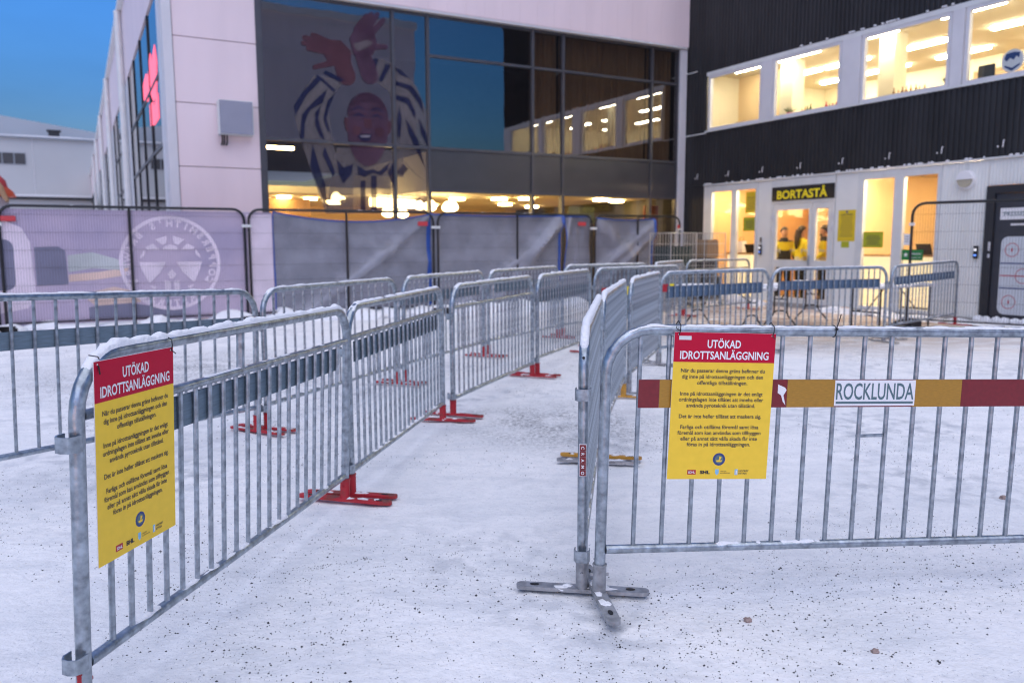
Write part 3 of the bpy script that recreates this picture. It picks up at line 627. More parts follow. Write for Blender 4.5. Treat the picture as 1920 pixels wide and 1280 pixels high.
# upper windows
UW = [(15.80, 13.98), (13.68, 11.78), (11.32, 9.40), (9.16, 7.10)]
MB().box(BF - .02, BF + .12, A0, 15.855, 5.60, 5.695).build('window_head', MT['alu'], blk)
MB().box(BF - .05, BF + .12, A0, 15.855, 4.225, 4.262).build('window_ledge', MT['alu'], blk)
for a1, a0 in UW:
    f = MB()
    f.box(BF - .01, BF + .08, a0 + .01, a0 + .08, 4.264, 5.598).box(BF - .01, BF + .08, a1 - .08, a1 - .01, 4.264, 5.598)
    f.box(BF - .008, BF + .08, a0 + .081, a1 - .081, 4.264, 4.325).box(BF - .008, BF + .08, a0 + .081, a1 - .081, 5.535, 5.598)
    fo = f.build('window', MT['whitetrim'], blk)
    MB().box(BF + .03, BF + .042, a0 + .082, a1 - .082, 4.327, 5.533).build('pane', MT['glass_clear'], fo)
for a1, a0 in ((13.975, 13.685), (11.775, 11.325), (9.395, 9.165), (7.095, A0)):
    MB().bev(BF - .03, BF + .1, a0, a1, 4.264, 5.598, .006).build('window_pier', MT['whitetrim'], blk)
# ground floor
def panel(a0, a1, z0=.10, z1=2.89):
    MB().bev(BF, BF + .08, a0 + .004, a1 - .004, z0, z1, .005).build('wall_panel', MT['palepanel'], blk)
for a0, a1 in ((13.58, 14.0), (11.24, 11.79)): panel(a0, a1)
corrugated('wall_panel', 8.56, 9.42, .10, 2.89, BF + .01, .06, .012, 'palepanel')
corrugated('wall_panel', A0, 7.28, .10, 2.89, BF + .01, .06, .012, 'palepanel')
corrugated('wall_panel', 7.29, 8.55, 2.44, 2.89, BF + .01, .06, .012, 'palepanel')
for a0, a1 in ((14.0, 15.84), (11.79, 13.58), (8.56, 11.24), (A0, 8.55)):
    MB().box(BF - .03, BF + .1, a0, a1, 0, .10).build('plinth', MT['conc'], blk)
def glazing(a0, a1, panes):
    f = MB(); zs = [.10, .16, 2.72, 2.89]
    f.box(BF - .015, BF + .08, a0, a1, 2.725, 2.889).box(BF - .015, BF + .08, a0, a1, .101, .165)
    e = [a0] + [v for q in panes for v in q] + [a1]
    for i in range(0, len(e), 2): f.box(BF - .017, BF + .08, e[i], e[i + 1], .166, 2.724)
    fo = f.build('window', MT['alu'], blk)
    for p0, p1 in panes: MB().box(BF + .03, BF + .042, p0 + .001, p1 - .001, .166, 2.724).build('pane', MT['glass_clear'], fo)
glazing(14.0, 15.85, [(14.06, 14.70), (14.86, 15.56)])
glazing(9.42, 11.24, [(9.50, 10.19), (10.40, 11.09)])
# entrance: frame with header, a wide and a narrow glazed leaf
f = MB().box(BF - .02, BF + .08, 11.80, 13.575, 2.33, 2.889).box(BF - .02, BF + .08, 11.80, 11.86, .10, 2.329).box(BF - .02, BF + .08, 13.51, 13.575, .10, 2.329)
f.build('door_frame', MT['alu'], blk)
for a0, a1 in ((12.385, 13.505), (11.865, 12.375)):
    f = MB(); g0, g1 = a0 + .09, a1 - .09
    f.box(BF - .01, BF + .06, a0, g0, .10, 2.325).box(BF - .01, BF + .06, g1, a1, .10, 2.325)
    for z0, z1 in ((.10, .22), (.90, 1.07), (2.19, 2.325)): f.box(BF - .008, BF + .06, g0 + .001, g1 - .001, z0, z1)
    do = f.build('door', MT['alu'], blk)
    for z0, z1 in ((.221, .899), (1.071, 2.189)): MB().box(BF + .025, BF + .035, g0 + .002, g1 - .002, z0, z1).build('pane', MT['glass_clear'], do)
    h = MB(); ah = a0 + .05 if a0 > 12 else a1 - .05
    if a0 > 12:
        h.tube([(BF - .01, ah, 1.06), (BF - .06, ah, 1.06), (BF - .06, ah + .13, 1.06)], .011, 6).tube([(BF - .02, ah, .95), (BF - .02, ah, 1.17)], .018, 6)
        h.build('handle', MT['steel'], do, smooth=True)
    for z in (2.03, 1.76):
        aa = a1 + .03 if a0 > 12 else a0 - .03
        MB().bev(BF - .045, BF - .012, aa - .025, aa + .025, z - .05, z + .05, .006).build('hinge', MT['whitetrim'], do)
# press door
pf = MB().box(BF - .04, BF + .1, 8.40, 8.55, .02, 2.43).box(BF - .04, BF + .1, 7.30, 8.399, 2.30, 2.43).box(BF - .04, BF + .1, 7.3, 7.36, .02, 2.299)
pf.build('press_door_frame', MT['doorframe'], blk)
pd = MB().bev(BF - .0, BF + .06, 7.365, 8.395, .10, 2.295, .004).build('press_door', MT['doorgrey'], blk)
def rrect(u0, u1, v0, v1, r, n=5):
    P = []
    for cx, cy, s in ((u1 - r, v1 - r, 0), (u0 + r, v1 - r, 1), (u0 + r, v0 + r, 2), (u1 - r, v0 + r, 3)):
        P += [(cx + r * cos(pi / 2 * (s + k / n)), cy + r * sin(pi / 2 * (s + k / n))) for k in range(n + 1)]
    return P
onB = lambda d: (lambda u, v, q: (BF + d - q, u, v))
MB().prism(rrect(7.45, 8.25, .20, 1.55, .12), onB(-.002), .008).build('frosted_rink', MT['frost'], pd)
ring = MB()
def arc(mb, u, v, r, w_, d, n=20):
    vs = []; fs = []
    for k in range(n):
        a = 2 * pi * k / n; vs += [(BF + d, u + r * cos(a), v + r * sin(a)), (BF + d, u + (r - w_) * cos(a), v + (r - w_) * sin(a))]
    for k in range(n): j = (k + 1) % n; fs.append((2 * k, 2 * j, 2 * j + 1, 2 * k + 1))
    mb.add(vs, fs)
for u in (8.06, 7.64):
    for v in (1.32, .42): arc(ring, u, v, .12, .01, -.0125)
arc(ring, 7.85, .875, .13, .01, -.0125); ring.build('rink_circles', MT['redsign'], pd)
ln = MB()
for v, m in ((.875, 'redsign'),): ln.box(BF - .0125, BF - .0115, 7.46, 8.24, v - .008, v + .008)
for u in (8.06, 7.64):
    for v in (1.32, .42): ln.box(BF - .0126, BF - .0116, u - .012, u + .012, v - .03, v + .03)
ln.build('rink_red_line', MT['redsign'], pd)
for z in (1.08, .65): MB().box(BF - .0125, BF - .0115, 7.46, 8.24, z, z + .02).build('rink_blue_line', MT['navyink'], pd)
ps = thing_b('press_plate', 'white name plate high on the dark grey door at the right edge', 'door sign', 7.9, BF - .03, 1.84)
ps['_off'] = (BF - .006, 7.95, 1.84); ps.location = W(BF - .006, 7.95, 1.84)
MB().box(BF - .012, BF - .003, 7.58, 8.30, 1.84, 2.04).build('plate', MT['whiteink'], ps)
def wall_text(body, m, parent, a, z, width, cap, bold=.01, d=.0):
    return text('lettering', body, m, parent, (BF + d, a, z), width, cap, bold, rotz=-pi / 2)
wall_text('PRESSENTRÉ', MT['teal'], ps, 7.94, 1.94, .60, .075, .012, -.0125)
MB().box(BF - .005, BF - .001, 7.75, 8.12, 1.74, 1.77).build('small_print', MT['whiteink'], ps)
o = MB().bev(BF - .055, BF - .04, 8.42, 8.46, 1.30, 1.46, .006).build('door_contact', MT['whitetrim'], blk)
o = MB().bev(BF - .055, BF - .04, 8.42, 8.46, 1.18, 1.25, .006).build('door_contact', MT['whitetrim'], blk)
# frozen snow lumps along the press door foot
for k in range(9):
    q = W(BF - .12 - .05 * (k % 2), 8.5 - k * .16); o = MB().ball((0, 0, .05), (.085, .085, .075), seed=k + 3, amp=.4, sub=3).build('snow_lump', MT['snowcap'], smooth=True)
    o.location = (q.x, q.y, .03); tag(o, '%s frozen snow lump from the left along the foot of the dark grey door' % ORD[k], 'snow lump', 'snow lumps at the grey door')
mb = MB().box(BF - .25, BF - .045, 7.2, 8.6, .0, .035); tag(mb.build('door_step', MT['conc'], blk), None)

# signs and fittings on the front
sg = thing_b('entrance_sign', 'black sign with yellow capitals above the entrance doors', 'sign', BF - .03, 12.67, 2.40)
MB().bev(BF - .05, BF - .022, 11.80, 13.53, 2.40, 2.71, .004).build('sign_board', MT['black'], sg)
wall_text('BORTASTÅ', MT['signyel'], sg, 12.67, 2.535, 1.40, .185, .028, -.0512)
def paper(name, label, cat, a0, a1, z0, z1, m, d=-.004, lines=0, group=None, title=None, ink='inkbrown', th=.003):
    o = thing_b(name, label, cat, BF + d, (a0 + a1) / 2, z0, group)
    MB().box(BF + d - th, BF + d, a0, a1, z0, z1).build('sheet', MT[m], o)
    if lines:
        mb = MB(); rr = random.Random(int(a0 * 100))
        for k in range(lines):
            z = z1 - (z1 - z0) * (.24 + .66 * k / lines); wd = (a1 - a0) * rr.uniform(.55, .8) / 2; c = (a0 + a1) / 2
            mb.box(BF + d - th - .0008, BF + d - th - .0001, c - wd, c + wd, z - .006, z + .004)
        mb.build('printed_lines', MT[ink], o)
    if title: wall_text(title, MT[ink], o, (a0 + a1) / 2, z1 - (z1 - z0) * .15, (a1 - a0) * .7, .035, .02, d - th - .001)
    return o
n1 = paper('notice', 'tall yellow notice on the pale panel right of the entrance doors', 'notice', 11.27, 11.70, 1.48, 2.13, 'yelpaper', 0, 10, title='ALLMÄNT FÖRBUD')
arcm = MB(); arc(arcm, 11.485, 2.09, .025, .025, -.0045); arcm.build('emblem', MT['navyink'], n1)
paper('note', 'small lime slip below the tall yellow notice', 'note', 11.40, 11.60, 1.35, 1.475, 'lime', 0)
paper('notice', 'lime sheet stuck inside the pane left of the entrance', 'notice', 14.06, 14.48, 1.74, 2.06, 'lime', .028, 8)
paper('notice', 'amber sheet high in the pane left of the entrance', 'notice', 14.065, 14.42, 2.16, 2.66, 'yelpaper', .028, 9)
paper('notice', 'lime sheet stuck in the left pane right of the entrance', 'notice', 10.62, 11.085, 1.35, 1.67, 'lime', .028, 8)
paper('notice', 'small white prohibition notice above the green sign', 'notice', 10.03, 10.16, 1.40, 1.62, 'whiteink', .028, 3)
gs = paper('first_aid_sign', 'green sign with white star and lettering in the right pane', 'sign', 9.74, 10.185, 1.11, 1.315, 'green', .028)
st = [(10.10 + (.055 if k % 2 == 0 else .022) * sin(pi * k / 5), 1.215 + (.055 if k % 2 == 0 else .022) * cos(pi * k / 5)) for k in range(10)]
MB().prism(st, onB(.0245), .0006).build('star', MT['whiteink'], gs)
wall_text('Nödutgång', MT['whiteink'], gs, 9.90, 1.24, .26, .04, .02, .0245); wall_text('Emergency exit', MT['whiteink'], gs, 9.90, 1.165, .24, .022, .01, .0245)
for a, z, lab in ((13.85, 1.18, 'slim black card reader left of the entrance doors'), (8.68, 1.16, 'slim black card reader beside the dark grey door')):
    o = thing_b('card_reader', lab, 'card reader', BF - .02, a, z)
    MB().bev(BF - .055, BF - .012, a - .04, a + .04, z, z + .23, .008).build('reader_body', MT['black'], o)
    MB().box(BF - .058, BF - .0555, a - .025, a + .025, z + .05, z + .075).build('blue_light', MT['blueled'], o)
    MB().box(BF - .058, BF - .0555, a - .028, a + .028, z + .14, z + .18).build('display', MT['whiteled'], o)
o = MB().bev(BF - .04, BF - .012, 13.83, 13.87, 1.47, 1.58, .006).build('lock_cylinder', MT['doorgrey'], blk)
wl = thing_b('wall_lamp', 'round white wall lamp with half shade on the pale panel', 'wall lamp', BF, 8.98, 2.56)
def disk(mb, r, d0, d1, a, z, n=24, t0=0, t1=2 * pi, r2=None):
    P = [(a + r * cos(t0 + (t1 - t0) * k / n), z + r * sin(t0 + (t1 - t0) * k / n)) for k in range(n + (0 if t1 - t0 > 6 else 1))]
    mb.prism(P, lambda u, v, q: (BF + d0 - q, u, v), d1)
    return mb
disk(MB(), .17, 0, .05, 8.95, 2.57).build('lamp_body', MT['whiteink'], wl)
disk(MB(), .135, -.051, .035, 8.95, 2.57, 14, pi, 2 * pi).build('lamp_glass', MT['lampglass'], wl)
disk(MB(), .15, -.051, .05, 8.95, 2.575, 14, 0, pi).build('lamp_hood', MT['whiteink'], wl)
MB().tube([(BF - .01, 8.95, 2.75), (BF - .01, 8.95, 2.89)], .008, 5).build('cable', MT['alu'], wl)

# ------------------------------------------------------------------ rooms behind the panes
B2 = BF + 5.2
MB().box(BF + .1, B2, A0, A1, 3.0, 3.2).build('floor_slab', MT['inwhite'], blk)
MB().box(BF + .1, B2, A0, A1 - .02, 3.202, 3.23).build('office_floor', MT['infloor'], blk)
MB().box(BF + .1, B2, A0, A1, 5.85, 5.95).build('office_ceiling', MT['inwhite'], blk)
MB().box(B2, B2 + .1, A0, A1, .02, 5.95).build('inner_wall', MT['inwhite'], blk)
MB().box(BF + .1, B2, A1 + .0, A1 + .06, .02, 5.95).build('inner_side_wall', MT['inwhite'], blk)
MB().box(BF + .1, B2, A0 + .01, A0 + .07, .02, 5.95).build('inner_side_wall', MT['inwhite'], blk)
MB().box(BF + 1.8, BF + 1.88, 14.95, A1 - .05, 3.235, 5.845).build('office_partition', MT['inwarm'], blk)
MB().box(BF + 2.6, BF + 2.64, 9.0, 10.6, 3.235, 5.0).build('office_partition', MT['inwarm'], blk)
for k in range(6): MB().box(B2 - .35, B2 - .12, 11.9 + k * .33, 12.05 + k * .33 + .05 * (k % 2), 4.952, 5.15 + .05 * (k % 3)).build('binder', MT[('wood', 'inorange', 'indark')[k % 3]], blk)
for a in (14.2, 11.45): MB().box(BF + 1.2, BF + 1.6, a, a + .38, 3.235, 5.845).build('office_column', MT['inwhite'], blk)
MB().box(BF + .1, BF + .2, A0, 15.84, 3.235, 4.24).build('parapet_lining', MT['inwhite'], blk)
MB().box(BF + .14, BF + .42, A0 + .1, 15.8, 4.24, 4.275).build('inner_sill', MT['inwhite'], blk)
MB().box(BF + .1, B2, A0, A1 - .02, .005, .035).build('lobby_floor', MT['infloor'], blk)
MB().box(B2 - .02, B2 - .005, A0 + .1, A1 - .1, .04, 2.9).build('lobby_back_wall', MT['inorange'], blk)
MB().box(BF + .1, B2 - .03, A0 + .08, A1 - .05, 2.93, 2.995).build('lobby_ceiling', MT['inwarm'], blk)
MB().box(BF + .12, B2 - .04, 15.62, 15.68, .04, 2.92).build('lobby_side_wall', MT['inorange'], blk)
MB().box(BF + 2.6, BF + 2.66, 11.785, 14.6, .04, 2.92).build('lobby_partition', MT['inwarm'], blk)
MB().box(BF + .5, B2 - .04, 11.72, 11.78, .04, 2.92).build('lobby_partition', MT['inwarm'], blk)
MB().box(B2 - .05, B2 - .03, 9.9, 10.8, .04, 2.1).build('inner_door', MT['wood'], blk)
for a0, a1, lab in ((14.76, 15.6, 'cream reception counter with added glow behind the panes left of the entrance'), (9.4, 11.68, 'cream reception counter with added glow behind the panes right of the entrance')):
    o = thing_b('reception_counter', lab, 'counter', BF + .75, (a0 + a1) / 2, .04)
    MB().bev(BF + .60, BF + 1.5, a0, a1, .04, 1.16, .01).build('counter_front', MT['glowfront_added'], o)
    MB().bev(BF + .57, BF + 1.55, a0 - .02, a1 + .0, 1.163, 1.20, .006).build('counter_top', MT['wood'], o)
def laptop(a, lab):
    o = thing_b('laptop', lab, 'laptop', BF + 1.2, a, 1.2)
    MB().bev(BF + .82, BF + 1.06, a - .16, a + .16, 1.202, 1.222, .004).build('keyboard_base', MT['black'], o)
    MB().add([(BF + .83, a - .16, 1.222), (BF + .83, a + .16, 1.222), (BF + .75, a + .16, 1.42), (BF + .75, a - .16, 1.42), (BF + .845, a - .16, 1.224), (BF + .845, a + .16, 1.224), (BF + .765, a + .16, 1.425), (BF + .765, a - .16, 1.425)],
             [(0, 1, 2, 3), (4, 7, 6, 5), (0, 4, 5, 1), (1, 5, 6, 2), (2, 6, 7, 3), (3, 7, 4, 0)]).build('screen', MT['darkcloth'], o)
laptop(15.0, 'dark open laptop on the counter left of the entrance')
laptop(10.25, 'dark open laptop on the counter right of the entrance')
o = thing_b('table_sign', 'pale upright bag with handle on the counter left of the entrance', 'bag', BF + 1.2, 15.2, 1.2)
MB().bev(BF + .82, BF + .98, 15.30, 15.52, 1.202, 1.50, .01).build('bag_body', MT['whiteink'], o); MB().tube([(BF + .9, 15.34, 1.5), (BF + .9, 15.36, 1.6), (BF + .9, 15.46, 1.6), (BF + .9, 15.48, 1.5)], .01, 5).build('handle', MT['wood'], o)
# ceiling strip lamps (along the front direction)
for z, rows, m, lab, grp in ((5.85, [(b, a) for b in (BF + 1.0, BF + 2.7, BF + 4.2) for a in (7.6, 9.7, 11.9, 13.9, 15.4)], 'lamp_up', 'bright ceiling strip lamp behind the upper windows, %s row, %s from the right', 'strip lamps of the upper office'),
                            (2.93, [(BF + .42, 9.6), (BF + 2.2, 9.9), (BF + 3.9, 10.0), (BF + .42, 10.9), (BF + 3.8, 12.3), (BF + 1.3, 12.6), (BF + .42, 14.6), (BF + 2.6, 14.7)], 'lamp_down', 'warm lobby ceiling strip lamp behind the ground floor panes, %s from the right', 'strip lamps of the lobby')):
    for i_, (b, a) in enumerate(rows):
        if z > 4 and abs(a - 15.4) < .1: a = 15.3
        o = thing_b('strip_lamp', lab % (('near', 'middle', 'far')[i_ // 5], ORD[i_ % 5]) if z > 4 else lab % ORD[i_], 'strip lamp', b, a, z - .06, grp)
        MB().box(b - .07, b + .07, a - .62, a + .62, z - .055, z - .012).build('lamp_tube', MT[m if z > 4 or b < BF + .5 else 'lamp_back'], o)
        MB().box(b - .09, b + .09, a - .64, a + .64, z - .011, z - .001).build('lamp_tray', MT['whitetrim'], o)
# office things on and behind the sills
r4 = random.Random(3)
def pot(a, lab, potm='pink', b=BF + .3):
    o = thing_b('pot_plant', lab, 'pot plant', b, a, 4.276)
    MB().lathe([(.05, 0), (.075, .12), (.07, .125)], 12, (b, a, 4.277)).build('pot', MT[potm], o)
    mb = MB()
    for k in range(60):
        u, v = r4.uniform(0, 2 * pi), r4.uniform(.2, 1.2); L_ = r4.uniform(.10, .2)
        c = Vector((b, a, 4.40)); d = Vector((cos(u) * sin(v), sin(u) * sin(v), cos(v))); s_ = d.orthogonal().normalized() * .018
        mb.add([c, c + d * L_ * .5 + s_, c + d * L_, c + d * L_ * .5 - s_], [(0, 1, 2, 3)])
    mb.build('leaves', MT['leaf'], o)
pot(13.42, 'small green pot plant on the sill of the second upper window'); pot(9.62, 'small green pot plant on the sill of the third upper window', 'whiteink')
def bottles(a0, a1, n, b, z, win, side='left'):
    for k in range(n):
        a = a0 + (a1 - a0) * k / max(1, n - 1) + r4.uniform(-.015, .015); h = r4.uniform(.14, .24)
        o = MB().lathe([(.028, 0), (.03, h * .6), (.012, h * .78), (.012, h)], 8).build('bottle', MT[r4.choice(['wood', 'inorange', 'leaf', 'redsign'])], smooth=True)
        o.location = W(b, a, z); tag(o, 'small dark bottle at the %s upper window, %s of its row from the %s' % (win, ORD[k], side), 'bottle', 'bottles behind the %s window' % win)
bottles(13.05, 12.80, 4, BF + .28, 4.277, 'second'); bottles(11.95, 12.4, 6, BF + .30, 4.277, 'second', 'right'); bottles(10.75, 10.1, 8, BF + .30, 4.277, 'third')
MB().box(B2 - .4, B2 - .02, 9.0, 14.0, 4.9, 4.95).box(B2 - .4, B2 - .02, 9.0, 14.0, 4.4, 4.44).build('wall_shelf', MT['wood'], blk)
o = thing_b('draped_coat', 'brown heap of cloth on the sill of the leftmost upper window', 'cloth', BF + .3, 14.9, 4.277)
MB().ball((BF + .3, 14.95, 4.31), (.1, .32, .09), 4, .5, 3).build('folded_cloth', MT['wood'], o, smooth=True)
o = thing_b('monitor', 'black computer screen seen from behind in the rightmost upper window', 'monitor', BF + .35, 8.93, 4.277)
MB().bev(BF + .30, BF + .34, 8.77, 9.07, 4.34, 4.60, .01).build('screen_back', MT['black'], o); MB().box(BF + .31, BF + .36, 8.89, 8.95, 4.28, 4.35).box(BF + .26, BF + .42, 8.82, 9.02, 4.278, 4.288).build('stand', MT['black'], o)
em = thing_b('round_emblem', 'round white and blue club emblem in the rightmost upper window', 'emblem', BF + .05, 8.32, 4.28)
def disc_a(mb, r, d, a, z, t=.004, n=26): mb.prism([(a + r * cos(2 * pi * k / n), z + r * sin(2 * pi * k / n)) for k in range(n)], lambda u, v, q: (BF + d - q, u, v), t); return mb
disc_a(MB(), .19, .065, 8.32, 4.53, .01).build('emblem_disc', MT['whiteink'], em)
MB().prism([(8.46, 4.58), (8.43, 4.66), (8.30, 4.67), (8.20, 4.65), (8.21, 4.56), (8.26, 4.60), (8.30, 4.54), (8.36, 4.58), (8.42, 4.53)], onB(.054), .001).prism([(8.45, 4.44), (8.32, 4.36), (8.19, 4.44), (8.19, 4.47), (8.32, 4.41), (8.45, 4.47)], onB(.054), .001).build('emblem_print', MT['navyink'], em)

# ------------------------------------------------------------------ three people in the lobby
def person(label, b, a, face, hair='short', h=1.0, band=True, collar=True, seed=0, arm=0.0):
    """standing figure facing local -y, turned by `face`; one continuous body, hair and face are its children"""
    root = thing('person', label, 'person', W(b, a, .036), PHI + face)
    V = []; Rr = []; E = []
    def jt(p, r, parent=None):
        V.append(p); Rr.append(r if isinstance(r, tuple) else (r, r)); i = len(V) - 1
        if parent is not None: E.append((parent, i))
        return i
    pel = jt((0, 0, .95), (.155, .115)); sp = jt((0, .005, 1.13), (.165, .12), pel); ch = jt((0, .0, 1.33), (.185, .125), sp)
    nb = jt((0, .01, 1.475), (.085, .075), ch); nk = jt((0, 0, 1.545), (.056, .056), nb)
    h1 = jt((0, -.022, 1.625), (.072, .085), nk); h2 = jt((0, -.012, 1.70), (.080, .095), h1); jt((0, -.005, 1.765), (.055, .065), h2)
    for s in (-1, 1):
        sh = jt((s * .195, .01, 1.415), .072, ch); el = jt((s * .255, .04, 1.15), .056, sh)
        wr = jt((s * .235, -.10 - arm, .965 + arm * .5), .036, el); pm = jt((s * .23, -.15 - arm, .90 + arm * .55), (.036, .022), wr)
        for k in range(4): f1 = jt((s * .23 + (k - 1.5) * .018, -.17 - arm, .845 + arm * .6 - .004 * abs(k - 1.5)), .010, pm); jt((s * .23 + (k - 1.5) * .018, -.19 - arm, .815 + arm * .6 + .006 * abs(k - 1)), .008, f1)
        jt((s * .195, -.18 - arm, .885 + arm * .55), .010, pm)
        hp = jt((s * .095, .0, .87), .112, pel); kn = jt((s * .11, -.015, .49), .074, hp); an = jt((s * .115, .02, .10), .05, kn)
        he = jt((s * .118, -.03, .052), (.05, .045), an); jt((s * .13, -.17, .04), (.045, .035), he)
    me = bpy.data.meshes.new('body'); me.from_pydata(V, E, []); o = bpy.data.objects.new('body', me); COL.objects.link(o)
    md = o.modifiers.new('s', 'SKIN'); md.use_smooth_shade = True; ss = o.modifiers.new('d', 'SUBSURF'); ss.levels = 2; ss.render_levels = 2
    for i, rr in enumerate(Rr): me.skin_vertices[0].data[i].radius = rr; me.skin_vertices[0].data[i].use_root = (i == 0)
    bpy.context.view_layer.update()
    nm = bpy.data.meshes.new_from_object(o.evaluated_get(bpy.context.evaluated_depsgraph_get())); bpy.data.objects.remove(o)
    nm.name = 'body'; nm.materials.clear()
    for m in ('skin', 'hivis', 'darkcloth', 'refband'): nm.materials.append(MT[m])
    for f in nm.polygons:
        c = f.center; z = c.z
        if z > 1.52: i = 0
        elif abs(c.x) > .17 and z < .985 and c.y < -.07 - arm * .6: i = 0
        elif z < .90: i = 2
        elif collar and z > 1.44: i = 2
        elif collar and z < 1.2 and c.y < -.02 and band == 'dark': i = 2
        elif 1.0 < z < 1.05 or 1.2 < z < 1.245: i = 3
        else: i = 1
        f.material_index = i; f.use_smooth = True
    for v in nm.vertices: v.co *= h
    link('body', nm, root)
    mb = MB(); Rh = random.Random(seed)
    bm = bmesh.new(); bmesh.ops.create_uvsphere(bm, u_segments=18, v_segments=12, radius=1)
    for v in bm.verts:
        c = v.co.copy(); k = 1 + .05 * mnoise.noise(c * 4 + Vector((seed, 0, 0)))
        x, y, z = c.x * .088 * k, c.y * .103 * k + .006, c.z * .10 * k + 1.715
        if c.z < .1 and c.y < .25: y += .05; z = max(z, 1.70 - .06 * max(0, c.y + .4))       # keeps the face free
        if hair == 'long' and c.z < .2 and c.y > -.2: z -= .16 * max(0, c.y + .3); y = y * (1 + .05) + .02
        v.co = (x * h, y * h, z * h)
    bm.verts.index_update(); mb.add([v.co[:] for v in bm.verts], [[v.index for v in f.verts] for f in bm.faces]); bm.free()
    if hair == 'long': mb.tube([(0, .09 * h, 1.70 * h), (.01, .125 * h, 1.55 * h), (0, .15 * h, 1.38 * h), (0, .15 * h, 1.25 * h)], [.075, .07, .05, .02], 10)
    mb.build('hair', MT['hair'], root, smooth=True)
    fc = MB()
    fc.cur = 0; fc.ball((0, -.112 * h, 1.655 * h), (.013, .018, .022), 1, .05, 1)
    for s in (-1, 1): fc.ball((s * .078 * h, .0, 1.655 * h), (.012, .02, .032), 1, .05, 1)
    fc.cur = 1
    for s in (-1, 1): fc.ball((s * .031 * h, -.094 * h, 1.683 * h), (.012, .008, .007), 1, .0, 1); fc.box((s * .031 - .016) * h, (s * .031 + .016) * h, -.103 * h, -.09 * h, 1.700 * h, 1.706 * h)
    fc.box(-.024 * h, .024 * h, -.101 * h, -.088 * h, 1.607 * h, 1.613 * h)
    if hair == 'beard': fc.ball((0, -.062 * h, 1.585 * h), (.066, .05, .045), 3, .2, 2)
    fc.build('face_features', [MT['skin'], MT['hair']], root, smooth=True)
    if collar:
        MB().lathe([(.085 * h, 0), (.10 * h, .03), (.092 * h, .085), (.075 * h, .10)], 16, (0, .005, 1.445 * h)).build('collar', MT['darkcloth'], root, smooth=True)
    return root
person('person with short dark hair in a yellow vest over black, left in the doorway', BF + 1.2, 14.27, radians(-25), 'short', 1.0, 'dark', True, 1, .05)
person('person with long dark hair seen from behind in a yellow jacket, middle of the doorway', BF + 1.25, 13.76, radians(75), 'long', 1.01, True, False, 2)
person('person with dark beard in a yellow jacket behind the narrow door leaf', BF + 1.2, 13.06, radians(-150), 'beard', 1.01, True, True, 3, .08)
# ------------------------------------------------------------------ far halls
fh = thing_b('grey_hall', 'far pale grey hall with dark window strip and snowy roof edge', 'building', -2, 95)
for b0, b1 in ((-75, -3.5), (-3.42, 8.5)): MB().box(b0, b1, 95, 95.4, 0, 12.05).build('wall_panel', MT['farwall'], fh)
MB().box(-3.495, -3.425, 94.97, 95.3, 0, 12.05).build('wall_joint', MT['whitetrim'], fh)
MB().prism([(-75, 11.9), (-75, 18), (-40, 18.6), (-16, 16.2), (9, 12.7), (9, 11.9)], lambda u, v, q: (u, 100 + q, v), .5).build('gable_wall', MT['farroof'], fh)
MB().box(-75, 8.6, 94.6, 100, 12.06, 12.2).build('lower_roof', MT['farroof'], fh)
mb = MB()
for k in range(84): mb.box(-75 + k, -74 + k, 94.5, 99, 12.2, 12.32 + .08 * mnoise.noise(Vector((k * .4, 0, 0))))
mb.build('snow', MT['snowcap'], fh)
for k in range(6): 
    f = MB().box(-4.1 - 1.02 * k - .98, -4.1 - 1.02 * k, 94.93, 95.0, 9.45, 10.6).build('window_frame', MT['farroof'], fh)
    MB().box(-4.1 - 1.02 * k - .94, -4.1 - 1.02 * k - .04, 94.90, 94.925, 9.5, 10.55).build('pane', MT['spandrel'], f)
MB().box(-2.0, -1.0, 96, 97, 12.3, 13.0).box(-2.15, -.85, 95.9, 97.1, 13.0, 13.15).build('roof_vent', MT['doorframe'], fh)
lw = thing_b('low_shed', 'low pale shed with dark flat roof edge between the halls', 'building', -2, 60)
for k in range(4): MB().box(-9, .9, 60 - .02 * (k % 2), 64, .0 + 1.09 * k, 1.07 + 1.09 * k).build('wall_board', MT['farwall'], lw)
MB().box(-9.2, 1.1, 59.7, 64.2, 4.37, 4.5).build('roof_edge', MT['doorframe'], lw); MB().box(-9.1, 1.0, 59.8, 64.1, 4.5, 4.66).build('snow', MT['snowcap'], lw)
lo = thing('awning', 'red and orange domed awning over a white column at the left edge', 'awning', (-14.4, 22.2, 0))
def dome(prof, name, m, wob=0): MB().lathe(prof, 18).build(name, m, lo, smooth=True)
dome([(.05, 3.42), (.30, 3.40), (.46, 3.22), (.50, 3.04)], 'red_cap', MT['redplastic']); dome([(.505, 3.035), (.62, 2.93), (.70, 2.78)], 'orange_skirt', MT['orange'])
MB().tube([(.36, -.35, 3.30), (.60, -.42, 3.02), (.86, -.5, 2.62)], [.07, .10, .05], 8).build('tan_hem', MT['tan'], lo, smooth=True)
dome([(.42, 2.2), (.5, 2.4), (.50, 2.76)], 'white_drum', MT['whitetrim']); dome([(.38, 0), (.38, 2.19)], 'column', MT['white'])
ph = thing_b('pale_hall', 'large pale hall behind the camera mirrored in the glass front', 'building', 15, -26.6)
MB().box(3, 23.9, -50, -26.6, 0, 17.9).build('wall', MT['white'], ph); MB().box(2.8, 24.1, -50, -26.4, 17.9, 18.4).build('roof_edge', MT['whitetrim'], ph)
for k in range(8): MB().box(3, 23.9, -26.62 + .05, -26.55, 2.2 * k + 2, 2.2 * k + 2.03).build('wall_joint', MT['alu'], ph)

